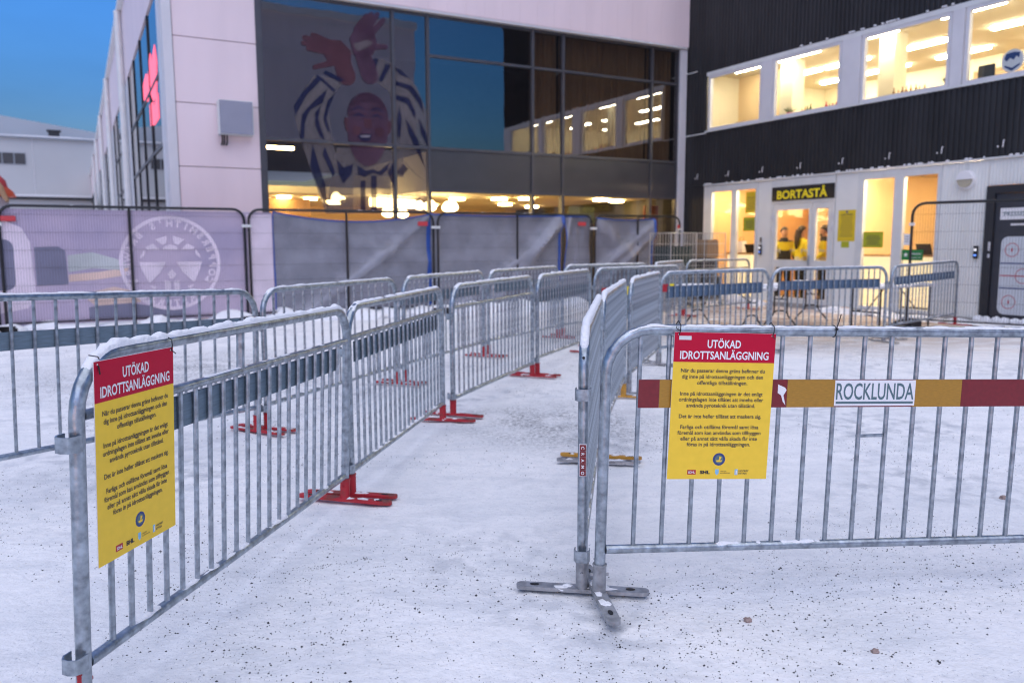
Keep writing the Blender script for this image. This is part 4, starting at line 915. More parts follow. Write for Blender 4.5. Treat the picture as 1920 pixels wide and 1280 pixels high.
# ------------------------------------------------------------------ temporary mesh fences with sheets and banner
FA = 15.30
def roundrect_path(x0, x1, z0, z1, r, n=5):
    P = [(x0, z0)]
    P += [(x0 + r - r * cos(pi / 2 * k / n), z1 - r + r * sin(pi / 2 * k / n)) for k in range(n + 1)]
    P += [(x1 - r + r * sin(pi / 2 * k / n), z1 - r + r * cos(pi / 2 * k / n)) for k in range(n + 1)]
    P += [(x1, z0)]
    return P
def fence(label, length, loc, rotz, mid=None, group='mesh fence panels in front of the glass hall', left=True, right=True, top=2.03):
    root = thing('mesh_fence', label, 'fence', loc, rotz, group)
    path = [(x, 0, z) for x, z in roundrect_path(0, length, .0, top, .20)]
    MB().tube(path, .024, 8).build('frame', MT['blacksteel'], root, smooth=True)
    MB().tube([(.0, 0, .12), (length, 0, .12)], .014, 6).build('bottom_rail', MT['blacksteel'], root, smooth=True)
    if mid: MB().tube([(mid, 0, 0), (mid, 0, top)], .024, 8).build('middle_post', MT['blacksteel'], root, smooth=True)
    mb = MB(); n = int(length / .041)
    for k in range(1, n):
        x = k * length / n; e = min(x, length - x); zt = top - (.2 - math.sqrt(max(0, .04 - (.2 - e) ** 2)) if e < .2 else 0)
        mb.tube([(x, -.003, .12), (x, -.003, zt)], .0019, 3, False)
    for z in [.15 + .29 * k for k in range(7)]: mb.tube([(0, .003, z), (length, .003, z)], .0024, 3, False)
    tag(mb.build('wire_mesh', MT['wire'], root), kind='stuff')
    for x, on in ((0, left), (length, right)):
        if on:
            MB().bev(x - .16, x + .16, -.36, .36, -.06, .09, .03).build('foot_block', MT['rubber'], root)
            MB().bev(x - .045, x + .045, -.03, .03, 1.70, 1.76, .01).build('coupler', MT['alu'], root)
    mb = MB(); snow_strip(mb, [(.25, 0, top + .015), (length - .25, 0, top + .015)], .012, .012, length * 9, .06, .3); mb.build('snow', MT['snowcap'], root, smooth=True)
    return root
for lab, b0, b1, mid in (('mesh fence panel with the round brewery logo, leftmost of the row', -1.10, 2.70, 1.90),
                         ('mesh fence panel with a sagging grey sheet below the supporter print', 2.78, 6.44, 1.84),
                         ('mesh fence panel with two grey sheets parted by a yellow gap', 6.54, 10.36, 1.87),
                         ('short mesh fence panel with a brownish sheet, nearest to the charcoal building', 10.44, 12.93, 1.22)):
    fence(lab, b1 - b0, W(b0, FA, .06), PHI, mid)
p0, p1 = W(12.50, 8.80), W(13.72, 5.55); dv = p1 - p0
fence('free black mesh fence panel in front of the dark grey door at the right', dv.length, (p0.x, p0.y, .03), math.atan2(dv.y, dv.x), None, None, top=2.08)
p2 = W(-1.2, FA); p3 = W(-4.9, FA); fence('mesh fence panel running out of the picture at the left edge', 3.7, (p3.x, p3.y, .06), PHI, 1.85)

def sheet(name, label, b0, b1, z0, z1, sag=.0, folds=(), m='tarp', seed=0, hem=True, cat='tarpaulin', amp=.05, group=None, d=.05, gap=None):
    root = thing_b(name, label, cat, b0, FA + d, z0, group); nb, nz = 46, 26; vs = []
    def P(i, j):
        u, v = i / nb, j / nz; b = b0 + (b1 - b0) * u; top = z1 - sag * sin(pi * u) ** .8; z = z0 + (top - z0) * v
        e = amp * 1.3 * mnoise.noise(Vector((u * 2.6 + seed, v * 1.9, seed))) + amp * .5 * mnoise.noise(Vector((u * 6 + seed, v * 5, 2))) + amp * .22 * mnoise.noise(Vector((u * 17 + seed, v * 9 + u * 8, 5)))
        for fu, fv, du, dv_, wd, hh in folds:              # sharp ridges pulled from the corners
            t_ = (u - fu) * dv_ - (v - fv) * du; e -= 1.05 * hh * math.exp(-(t_ / wd) ** 2)
        return (b, FA + d + e + .03, z)
    vs = [P(i, j) for j in range(nz + 1) for i in range(nb + 1)]
    fs = [(j * (nb + 1) + i, j * (nb + 1) + i + 1, (j + 1) * (nb + 1) + i + 1, (j + 1) * (nb + 1) + i) for j in range(nz) for i in range(nb)]
    n = len(vs); vs2 = vs + [(x, y + .004, z) for x, y, z in vs]; fs2 = fs + [tuple(k + n for k in f[::-1]) for f in fs]
    MB().add(vs2, fs2).build('cloth', MT[m], root, smooth=True)
    if hem:
        top = [P(i, nz) for i in range(nb + 1)]; MB().tube([(x, y, z) for x, y, z in top], .016, 5).build('top_hem', MT['tarpedge'], root, smooth=True)
        for e in hem if isinstance(hem, tuple) else (0, 1):
            w_ = .055 if e else .016
            s = [P(nb if e else 0, j) for j in range(nz + 1)]
            MB().add([q for x, y, z in s for q in ((x - w_, y - .012, z), (x + .012, y - .012, z))], [(2 * k, 2 * k + 1, 2 * k + 3, 2 * k + 2) for k in range(nz)]).build('side_hem', MT['tarpedge'], root)
    return root
sheet('tarpaulin', 'sagging grey blue sheet on the fence below the supporter print', 3.23, 6.38, .12, 2.06, .17, ((.98, .98, 1, 1.2, .07, .10), (0, 1, 1, -.5, .08, .06), (1, .2, 1, .25, .06, .04)), seed=1)
sheet('tarpaulin', 'grey sheet with pale diagonal folds in the middle of the fence row', 6.40, 9.55, .12, 2.06, .02, ((1, 1, .55, 1, .05, .13), (1, .9, .9, 1, .05, .10), (.92, 1, .3, 1, .05, .07)), seed=5)
sheet('tarpaulin', 'narrow grey sheet right of the yellow gap in the fence row', 9.66, 10.37, .12, 2.06, .01, ((.2, 1, .7, 1, .12, .08),), seed=9, hem=(0,))
sheet('tarpaulin', 'brownish grey sheet on the short fence panel by the charcoal building', 10.47, 12.14, .12, 2.03, .04, ((.1, .2, 1, .7, .06, .10), (1, .95, .8, .5, .06, .10), (.15, .9, .6, -.5, .1, .09)), seed=13, hem=(1,))
for b, z, lab in ((6.20, 1.86, 'small red tag on the fence left of the double post'), (10.07, 1.89, 'small red tag on the fence near the brownish sheet'), (12.87, 1.85, 'small red tag at the right end of the fence row'), (-.97, 1.88, 'small red tag at the left edge of the lilac banner')):
    o = thing_b('fence_tag', lab, 'tag', b, FA - .03, z); MB().bev(b - .11 if b < 12 else b - .04, b + .11 if b < 12 else b + .04, FA - .032, FA - .012, z - .045, z + .045, .01).build('tag_plate', MT['redplastic'], o)

bn = sheet('brewery_banner', 'long lilac printed banner with a mirrored round brewery logo on the fence', -4.9, 3.21, .14, 2.04, 0, (), 'banner', 21, False, 'banner', .002, None, .006)
def bp_(pts, m, d=.032, t=.002): return MB().prism(pts, lambda u, v, q: (u, FA + d - q, v), t).build('printed_shape', MT[m], bn)
def ell(cx, cz, rx, rz, n=30, a0=0, a1=2 * pi): return [(cx + rx * cos(a0 + (a1 - a0) * k / n), cz + rz * sin(a0 + (a1 - a0) * k / n)) for k in range(n + (0 if a1 - a0 > 6.2 else 1))]
bp_([(-1.9, 1.76), (-1.05, 1.86), (-.80, 1.74), (-.69, 1.5), (-.66, .62), (-.78, .42), (-1.2, .34), (-1.9, .34)], 'bannerlight', .033)
bp_(rrect(-1.9, -.93, .72, 1.55, .14), 'bannerdark', .030)
bp_([(-.64, .78), (-.64, 1.42), (-.30, 1.43), (-.20, 1.36), (-.18, .80)], 'bannerdark', .033)
bp_([(-.17, 1.28), (.2, 1.33), (.55, 1.22), (.78, 1.1), (.6, 1.02), (.2, 1.06), (-.17, 1.0)], 'bannergreen', .033)
bp_([(-.17, .96), (.3, 1.0), (.75, 1.06), (.7, .93), (.2, .86), (-.17, .84)], 'bannerpeach', .033)
bp_([(.0, .62), (.5, .74), (.95, .62), (.9, .46), (.2, .42)], 'bannerpeach', .033)
bp_([(.1, .40), (.6, .48), (1.0, .40), (1.6, .32), (1.6, .2), (.1, .2)], 'bannerdark', .0335)
bp_([(2.75, 2.0), (3.19, 2.0), (3.19, .2), (2.75, .2)], 'bannerlight', .033)
LC = (1.43, 1.13); LR = .83
def ringp(r0, r1, d, m, n=48):
    vs = []; fs = []
    for k in range(n):
        a = 2 * pi * k / n
        for r in (r0, r1): vs += [(LC[0] + r * cos(a), FA + d, LC[1] + r * sin(a))]
    for k in range(n): j = (k + 1) % n; fs.append((2 * k, 2 * j, 2 * j + 1, 2 * k + 1))
    MB().add(vs, fs).build('logo_ring', MT[m], bn)
ringp(LR * .925, LR, .028, 'bannerlight')
def logo_text(body, r, a_mid, span, cap, flip=False):
    n = len(body)
    for i, ch in enumerate(body):
        if ch == ' ': continue
        f = (i / (n - 1) - .5) * span
        ang = a_mid + (f if not flip else -f)                  # the banner is seen from its back: the words run mirrored
        me = text_mesh('logo_letter', ch, MT['bannerlight'], None, cap, .05)
        for v in me.vertices: v.co.x *= -1
        o = link('logo_letter', me, bn); th = ang - pi / 2 if not flip else ang + pi / 2
        o.location = (LC[0] + r * cos(ang) - bn['_off'][0], FA + .030 - bn['_off'][1], LC[1] + r * sin(ang) - bn['_off'][2]); o.rotation_euler = (0, -th, 0)
logo_text("COPPERSMITH'S BREWERY", .70, pi / 2, radians(232), .115)
logo_text('VÄSTERÅS', .70, -pi / 2, radians(78), .115, True)
for s in (-1, 1):
    T = lambda pts: [(LC[0] + s * x * LR, LC[1] + y * LR) for x, y in (pts if s > 0 else pts[::-1])]
    for pts in ([(.10, .03), (.62, .03), (.58, -.12), (.50, -.30), (.44, -.42), (.34, -.32), (.22, -.2)],
                [(.06, .58), (.30, .50), (.22, .44), (.15, .38), (.08, .42), (.06, .50)], [(.20, .28), (.34, .42), (.48, .34), (.46, .28)], [(.50, .30), (.58, .18), (.60, .10), (.52, .16), (.49, .22)],
                [(.30, -.50), (.40, -.46), (.44, -.46), (.36, -.56)], [(.02, -.38), (.15, -.36), (.15, -.60), (.04, -.60)]):
        bp_(T(pts), 'bannerlight', .028)
    bp_(ell(LC[0] + s * .70 * LR, LC[1] - .36 * LR, .035, .035, 10), 'bannerlight', .028)
bp_([(LC[0] - .14, LC[1] + .23), (LC[0] + .13, LC[1] + .23), (LC[0] + .1, LC[1] + .30), (LC[0], LC[1] + .33), (LC[0] - .1, LC[1] + .30)], 'bannerlight', .028)
bp_([(LC[0] - .07, LC[1] - .19), (LC[0], LC[1] - .10), (LC[0] + .08, LC[1] - .19), (LC[0] + .02, LC[1] - .28), (LC[0] - .04, LC[1] - .27)], 'bannerlight', .028)

# ------------------------------------------------------------------ crowd barriers
def rail_path(L_, h, rc, z0=.05, n=6): return [(x, 0, z) for x, z in roundrect_path(0, L_, z0, h, rc, n)]
MESH = {}
def cached(key, fn):
    if key not in MESH: MESH[key] = fn()
    return MESH[key]
def foot_mesh(mk, snowy):
    mb = MB(); n = 6
    pts = [(.027 * cos(pi * k / n), .25 + .027 * sin(pi * k / n)) for k in range(n + 1)] + [(-.027 * cos(pi * k / n), -.25 - .027 * sin(pi * k / n)) for k in range(n + 1)]
    mb.prism(pts, lambda u, v, q: (u, v, .012 + q + .05 * max(0, abs(v) - .08) * .35), .016)
    mb.tube([(0, 0, .02), (0, 0, .14)], .0275, 12).tube([(0, 0, .138), (0, 0, .145)], .0295, 12)
    mb.tube([(-.037, 0, .10), (.037, 0, .10)], .007, 6)
    return mb.mesh('foot', MT[mk], True)
def slot_mesh():
    mb = MB()
    for s in (-1, 1): mb.prism([(.010 * cos(2 * pi * k / 10), s * .20 + .02 * sin(2 * pi * k / 10)) for k in range(10)], lambda u, v, q: (u, v, .0325 + q), .0015)
    return mb.mesh('bolt_slot', MT['black'])
def hook_mesh():
    mb = MB(); P = [(-.015, .031), (-.045, .033), (-.064, .022), (-.069, 0), (-.064, -.022), (-.045, -.033), (-.015, -.031)]
    vs = []
    for x, y in P: vs += [(x, y, -.024), (x, y, .024), (x * .93 - .002, y * .86, -.024), (x * .93 - .002, y * .86, .024)]
    fs = []
    for i in range(len(P) - 1):
        q = 4 * i; fs += [(q, q + 4, q + 5, q + 1), (q + 2, q + 3, q + 7, q + 6), (q + 1, q + 5, q + 7, q + 3), (q, q + 2, q + 6, q + 4)]
    fs += [(0, 1, 3, 2), (len(vs) - 4, len(vs) - 2, len(vs) - 1, len(vs) - 3)]
    return mb.add(vs, fs).mesh('hook', MT['steel'], True)
def barrier(label, pl, pr, kind='single', L_=None, feet=('redrust', 'redrust'), board=('boardlight', .72, .82), n=18, snow=.014, zl=0, zr=0, hooks=True, h=1.10, seed=0, lowsnow=True, group='steel crowd barriers', rollx=0.0):
    dx, dy = pr[0] - pl[0], pr[1] - pl[1]; D = math.hypot(dx, dy)
    if L_ is None: L_ = round(D, 2)
    root = thing('crowd_barrier', label, 'barrier', ((pl[0] + pr[0]) / 2, (pl[1] + pr[1]) / 2, (zl + zr) / 2), math.atan2(dy, dx), group)
    root.rotation_euler = (rollx, -math.atan2(zr - zl, L_), math.atan2(dy, dx))
    ox = -L_ / 2
    def part(name, key, fn, x=0, y=0, z=0):
        o = link(name, cached(key, fn), root); o.location = (ox + x, y, z); return o
    rc = .175; r = .0225
    part('frame', ('fr', L_, h), lambda: MB().tube(rail_path(L_, h, rc), r, 12).mesh('frame', MT['steel'], True))
    zb = .205 if kind == 'single' else .16
    part('bottom_rail', ('bt', L_, zb), lambda: MB().tube([(r, 0, zb), (L_ - r, 0, zb)], .0185, 10).mesh('bottom_rail', MT['steel'], True))
    zt = h - .012
    if kind == 'double':
        zt = h - .175
        part('second_rail', ('sr', L_), lambda: MB().tube([(r, 0, zt), (L_ - r, 0, zt)], .0165, 10).mesh('second_rail', MT['steel'], True))
        part('rail_strut', ('st', kind), lambda: MB().tube([(0, 0, zt), (0, 0, h - .01)], .017, 8).mesh('rail_strut', MT['steel'], True), x=L_ * .45)
    for k in range(n):
        x = .135 + (L_ - .27) * k / (n - 1); corner = 0
        e = min(x, L_ - x); top = zt - (rc - math.sqrt(max(0, rc * rc - (rc - e) ** 2)) if e < rc and kind == 'single' else 0)
        key = ('bar', round(top, 3), zb)
        part('bar', key, lambda: MB().tube([(0, 0, zb), (0, 0, top)], .0098, 8, False).mesh('bar', MT['steel'], True), x=x)
    if board:
        m, z0, z1 = board
        part('board', ('bd', L_, m, z0, z1), lambda: MB().bev(.12, L_ - .12, .011, .016, z0, z1, .0018).mesh('board', MT[m]))
    for x, m in ((0, feet[0]), (L_, feet[1])):
        o = part('foot', ('ft', m), lambda: foot_mesh(m, 0), x=x)
        s = link('bolt_slot', cached(('sl',), slot_mesh), o)
    if hooks:
        for z in (.855, .185): part('hook', ('hk',), hook_mesh, z=z)
        part('peg', ('pg',), lambda: MB().tube([(0, 0, 0), (.04, 0, 0), (.047, 0, -.01), (.047, 0, -.07)], .007, 6).mesh('peg', MT['steel'], True), x=L_, z=.86)
        part('peg', ('pg',), None, x=L_, z=.30)
    if snow:
        mb = MB(); P = [(x, 0, z + r * .82) for x, _, z in rail_path(L_, h, rc)[2:-2]]
        snow_strip(mb, P, .019, snow, seed + 1, .018 if math.hypot(pl[0], pl[1]) < 5 else .05, 0)
        if kind == 'double': snow_strip(mb, [(.2, 0, zt + .014), (L_ - .2, 0, zt + .014)], .010, snow * .35, seed + 5, .04, .45)
        if lowsnow: snow_strip(mb, [(.05, 0, zb + .013), (L_ - .05, 0, zb + .013)], .013, .014, seed + 9, .02, .52)
        o = tag(mb.build('snow', MT['snowcap'], root, smooth=True), kind='stuff'); o.location = (ox, 0, 0)
    # dusting of snow over the feet
    mb = MB(); rr = random.Random(seed)
    for x in (0, L_):
        for q in range(5): mb.ball((x + rr.uniform(-.012, .012), rr.uniform(-.2, .2), .026), (.02, rr.uniform(.02, .05), .012), seed + q, .5, 1)
    o = tag(mb.build('foot_snow', MT['snowcap'], root, smooth=True), kind='stuff'); o.location = (ox, 0, 0)
    root['_ox'] = ox
    return root

DB = ('board', .775, .895)
L1 = barrier('nearest left barrier, double railed with thick snow and a yellow and red sign', (-1.31, 2.28), (-.95, 4.37), 'double', board=DB, n=20, snow=.024, seed=1, zl=.03, rollx=.035)
[c for c in L1.children if c.name.startswith('foot') and 'snow' not in c.name][0].scale = (1, .45, 1)
barrier('second barrier of the left lane row, double railed with a dark board', (-.93, 4.46), (-.57, 6.42), 'double', board=DB, n=19, snow=.014, seed=2)
barrier('third barrier of the left lane row, double railed with two splayed red feet', (-.50, 6.63), (.22, 8.60), 'double', board=None, n=19, snow=.016, seed=3)
barrier('fourth barrier of the left lane row, single railed with grey board', (.28, 8.72), (1.03, 10.5), 'single', board=('board', .82, .94), n=19, snow=.02, seed=4)
barrier('barrier cut by the left edge with wide bars and a broad grey blue board', (-3.13, 3.83), (-1.98, 6.05), 'single', board=('board', .80, .905), n=18, snow=.012, zl=.09, seed=5, lowsnow=False)
barrier('barrier in the rear row standing below the lilac banner edge', (-1.93, 6.15), (-1.19, 8.15), 'single', board=None, n=15, snow=.014, seed=6)
barrier('barrier in the rear row in front of the fence double post', (-1.13, 8.28), (-.36, 10.16), 'single', board=('board', .82, .94), n=18, snow=.016, seed=7)
barrier('barrier in the rear row in front of the pale diagonal folds', (-.30, 10.3), (.71, 12.17), 'single', board=('board', .82, .94), n=18, snow=.016, seed=8)
barrier('plain barrier in front of the brownish fence sheet', (.80, 12.4), (2.35, 13.8), 'single', board=None, n=19, snow=.018, seed=9)
B5 = barrier('barrier with a red and amber striped board facing forward in the middle', (1.14, 10.98), (2.61, 12.38), 'single', board=None, n=18, snow=.016, seed=10)
barrier('short looking plain barrier before the wire cage with the green load', (2.5, 14.0), (3.4, 15.8), 'single', board=None, n=19, snow=.02, seed=11)
barrier('double railed barrier glowing warm before the lit panes left of the entrance', (3.5, 16.0), (5.2, 17.5), 'double', board=None, n=19, snow=.012, seed=12)
R1 = barrier('nearest right barrier with amber and dark red board and a ROCKLUNDA sticker', (.35, 3.10), (2.834, 3.387), 'single', board=None, n=20, snow=.010, zl=.02, zr=-.036, hooks=False, feet=('steel_worn', 'steel_worn'), seed=13)
R2 = barrier('barrier seen end on behind the striped board barrier with a dark red lettered sticker', (.29, 3.18), (.57, 5.15), 'single', board=None, n=18, snow=.030, feet=('steel_worn', 'steel_worn'), seed=14)
barrier('second barrier of the right lane row on yellow feet, seen end on', (.60, 5.27), (1.05, 7.40), 'single', board=None, n=18, snow=.030, feet=('yelpaint', 'yelpaint'), seed=15)
barrier('third barrier of the right lane row with a pale grey blue board', (1.13, 7.60), (1.75, 9.45), 'single', board=('boardlight', .80, .93), n=19, snow=.028, feet=('steel_worn', 'steel_worn'), seed=16)
barrier('barrier with blue grey board in front of the arch legged table', (1.78, 9.53), (3.42, 10.60), 'single', board=('boardlight', .80, .94), n=18, snow=.012, feet=('steel_worn', 'steel_worn'), seed=17, lowsnow=False)
barrier('barrier with blue grey board in front of the entrance doors', (3.52, 10.80), (5.45, 11.60), 'single', board=('boardlight', .81, .935), n=18, snow=.012, feet=('steel_worn', 'steel_worn'), seed=18)
barrier('barrier slanting to the wall beside the free black fence panel', (5.72, 12.0), (7.60, 13.6), 'single', board=('boardlight', .81, .935), n=19, snow=.012, feet=('steel_worn', 'redrust'), seed=19, zr=.04)

def stripes(root, L_, segs, y0, y1, z0, z1):
    ox = root['_ox']; MB_ = MB().bev(segs[0][0], segs[-1][1], y0, y1, z0, z1, .002).build('striped_board', MT['steel_worn'], root); MB_.location = (ox, 0, 0)
    for a, b, m in segs:
        o = MB().box(a + .0004, b - .0004, y0 - .0012, y0 - .0002, z0 + .001, z1 - .001).build('stripe', MT[m], MB_)
    return MB_
bd = stripes(R1, 2.0, [(.128, .213, 'refl_red'), (.213, .45, 'refl_yel'), (.45, .745, 'refl_red'), (.745, .95, 'refl_yel'), (.95, 1.29, 'refl_red'), (1.29, 1.505, 'refl_yel'), (1.505, 1.805, 'refl_red'), (1.805, 2.10, 'refl_yel'), (2.10, 2.37, 'refl_red')], -.017, -.011, .79, .905)
stripes(B5, 2.0, [(.13, .36, 'redpaint'), (.36, .75, 'signyel'), (.75, 1.1, 'redpaint'), (1.1, 1.5, 'signyel'), (1.5, 1.72, 'redpaint'), (1.72, 1.88, 'signyel')], -.017, -.011, .72, .84)
# sticker with the place name on the board
st_ = MB().box(.948, 1.298, -.0196, -.0186, .796, .902).build('name_sticker', MT['whiteink'], bd)
o = MB().box(.955, 1.291, -.0204, -.0197, .805, .814).build('sticker_underline', MT['teal'], bd)
tx = text('lettering', 'ROCKLUNDA', MT['teal'], bd, (1.123, -.0196, .858), .338, .070, .012)
tr = MB().prism([(.74, .80), (.728, .815), (.72, .84), (.705, .85), (.705, .885), (.735, .872), (.742, .862), (.73, .84)], lambda u, v, q: (u, -.0184 - q, v), .0008).build('torn_sticker', MT['whiteink'], bd)
# red lettered owner's label on the end post of the end-on barrier
for k, ch in enumerate('CRAMO'):
    z = .632 - k * .0262; x = R2['_ox']
    o = MB().box(x - .0262, x - .0232, -.0125, .0125, z - .0122, z + .0122).build('label_tile', MT['refl_red'], R2)
    me = text_mesh('lettering', ch, MT['whiteink'], None, .013, .02)
    t2 = link('lettering', me, o); t2.location = (x - .0264, 0, z); t2.rotation_euler = (pi / 2, 0, -pi / 2)
    t2.rotation_euler = Matrix.Rotation(-pi / 2, 3, 'Z').to_euler() if False else (0, pi / 2, -pi / 2)
o = MB().box(R2['_ox'] - .0230, R2['_ox'] - .020, -.0145, .0145, .632 - 4 * .0262 - .015, .647).build('label_back', MT['whiteink'], R2)
o = MB().tube([(R2['_ox'] - .024, 0, 1.0), (R2['_ox'] - .0185, 0, 1.0)], .006, 8).build('drain_hole', MT['black'], R2)
o = MB().tube([(1.065 + R1['_ox'], 0, .665), (1.18 + R1['_ox'], 0, .668)], .007, 6).build('bar_link', MT['steel'], R1)

# ------------------------------------------------------------------ the two notice boards
BODY = [(.255, 'När du passerar denna gräns befinner du', .83), (.296, 'dig inne på idrottsanläggningen och den', .805), (.337, 'offentliga tillställningen.', .50),
        (.411, 'Inne på idrottsanläggningen är det enligt', .82), (.451, 'ordningslagen inte tillåtet att inneha eller', .84), (.491, 'använda pyroteknik utan tillstånd.', .685),
        (.565, 'Det är inte heller tillåtet att maskera sig.', .82), (.638, 'Farliga och otillåtna föremål samt lösa', .78), (.678, 'föremål som kan användas som tillhyggen', .83),
        (.718, 'eller på annat sätt vålla skada får inte', .765), (.757, 'föras in på idrottsanläggningen.', .635)]
def warning(label, bar, x0, x1, z0, z1, tilt=0.0, tape=False, drop=0):
    w_, h_ = x1 - x0, z1 - z0
    root = thing('warning_sign', label, 'sign'); root.matrix_world = bar.matrix_world if False else Matrix.Identity(4)
    bpy.context.view_layer.update()
    root.matrix_world = bar.matrix_world @ Matrix.Translation((bar['_ox'] + (x0 + x1) / 2, -.030, z1)) @ Matrix.Rotation(tilt, 4, 'Y')
    t_ = .003
    MB().bev(-w_ / 2, w_ / 2, 0, t_, -h_, 0, .0008).build('sheet', MT['whiteink'], root)
    MB().box(-w_ / 2 + .0004, w_ / 2 - .0004, -.0004, -.00005, -h_ + .0004, -h_ * .2 + .001).build('yellow_print', MT['yelsign'], root)
    MB().box(-w_ / 2 + .0005, w_ / 2 - .0005, -.0006, -.0001, -h_ * .2, -.0008).build('red_header', MT['redsign'], root)
    text('lettering', 'UTÖKAD', MT['whiteink'], root, (-.01 * w_, -.0008, -h_ * .075), w_ * .33, h_ * .054, .022)
    text('lettering', 'IDROTTSANLÄGGNING', MT['whiteink'], root, (0, -.0008, -h_ * .151), w_ * .875, h_ * .054, .022)
    for y, s, wd in BODY: text('lettering', s, MT['inkbrown'], root, (-.005 * w_, -.0006, -h_ * y), w_ * wd, h_ * .0265, .014)
    e = MB(); cz = -h_ * .862; R_ = w_ * .062
    def dsk(mb, r, d, cx, cz_, n=24): mb.prism([(cx + r * cos(2 * pi * k / n), cz_ + r * sin(2 * pi * k / n)) for k in range(n)], lambda u, v, q: (u, d - q, v), .0003); return mb
    em_ = dsk(MB(), R_, -.0003, .01 * w_, cz).build('round_emblem', MT['navyink'], root)
    dsk(MB(), R_ * .68, -.0008, .01 * w_, cz).build('emblem_field', MT['teal'], em_)
    q = R_; c = .01 * w_
    MB().prism([(c - .5 * q, cz - .15 * q), (c - .35 * q, cz - .42 * q), (c + .35 * q, cz - .42 * q), (c + .5 * q, cz - .12 * q), (c + .12 * q, cz - .16 * q), (c + .40 * q, cz + .34 * q), (c + .02 * q, cz + .48 * q), (c - .04 * q, cz - .12 * q)], lambda u, v, d: (u, -.0012 - d, v), .0003).build('emblem_ship', MT['yelsign'], em_)
    zl_ = -h_ * .951; 
    rb = MB().box(-.30 * w_, -.215 * w_, -.0006, -.0001, zl_ - .016 * h_, zl_ + .016 * h_).build('red_logo', MT['redpaint'], root)
    text('lettering', 'SDHL', MT['whiteink'], root, (-.2575 * w_, -.0009, zl_), w_ * .066, h_ * .015, .03)
    text('lettering', 'SHL', MT['blackink'], root, (-.125 * w_, -.0006, zl_), w_ * .10, h_ * .022, .05)
    MB().prism([(-.022 * w_, zl_ + .02 * h_), (.015 * w_, zl_ + .02 * h_), (.015 * w_, zl_ - .008 * h_), (-.0035 * w_, zl_ - .022 * h_), (-.022 * w_, zl_ - .008 * h_)], lambda u, v, d: (u, -.0001 - d, v), .0005).build('shield_logo', MT['blueink'], root)
    text('lettering', 'HOCKEY', MT['inkbrown'], root, (.062 * w_, -.0006, zl_ + .006 * h_), w_ * .06, h_ * .007, .01)
    text('lettering', 'ALLSVENSKAN', MT['inkbrown'], root, (.078 * w_, -.0006, zl_ - .006 * h_), w_ * .10, h_ * .007, .01)
    MB().box(.175 * w_, .205 * w_, -.0006, -.0001, zl_ - .02 * h_, zl_ + .02 * h_).build('one_logo', MT['blueink'], root)
    text('lettering', '1', MT['whiteink'], root, (.19 * w_, -.0009, zl_), w_ * .012, h_ * .026, .03)
    text('lettering', 'HOCKEY', MT['inkbrown'], root, (.265 * w_, -.0006, zl_ + .009 * h_), w_ * .10, h_ * .012, .02)
    text('lettering', 'ETTAN', MT['inkbrown'], root, (.255 * w_, -.0006, zl_ - .009 * h_), w_ * .08, h_ * .012, .02)
    if tape: MB().box(-w_ * .455, -w_ * .335, -.0012, -.0007, -h_ * .052, -h_ * .026).build('grey_tape', MT['alu'], root)
    rr = random.Random(int(w_ * 1000))
    for s in (-1, 1):
        x = s * w_ * .46; dz = drop if s < 0 else 0
        MB().tube([(x, -.004, -.012), (x + .004, -.006, .006 + dz), (x + .006, -.002, .026 + dz), (x + .006, .030, .041 + dz), (x + .004, .056, .022 + dz), (x, .050, -.008 + dz), (x, .012, -.012)], .0022, 5).tube([(x + .002, -.006, .006), (x - .016 if tape else x - .012, -.012, .016), (x - .012 if tape else x - .045, -.008, .024)] if s < 0 else [(x, -.005, -.010), (x + .008, -.016, -.022)], .0018, 5).build('zip_tie', MT['black'], root, smooth=True)
        MB().ball((x, -.001, -.010), (.003, .001, .003), 1, 0, 1).build('eyelet', MT['whiteink'], root)
    return root
warning('yellow and red Swedish notice tied to the nearest left barrier', L1, .038, .438, .452, 1.085, 0, False, -.045)
warning('yellow and red Swedish notice with grey tape tied to the nearest right barrier', R1, .262, .679, .50, 1.094, radians(.7), True)
bpy.context.view_layer.update()
zt_ = thing('zip_tie', 'single black cable tie standing up on the nearest right barrier top rail', 'cable tie'); zt_.matrix_world = R1.matrix_world @ Matrix.Translation((R1['_ox'] + .935, 0, 1.10))
MB().tube([(.020 * sin(2 * pi * k / 14) * 0, .0235 * cos(2 * pi * k / 14), .0235 * sin(2 * pi * k / 14)) for k in range(15)], .0024, 5).build('loop', MT['black'], zt_, smooth=True)
MB().tube([(0, -.022, .012), (.006, -.028, .04), (.012, -.03, .072)], .0022, 5).bev(-.004, .004, -.032, -.022, .006, .016, .001).build('tail', MT['black'], zt_, smooth=True)

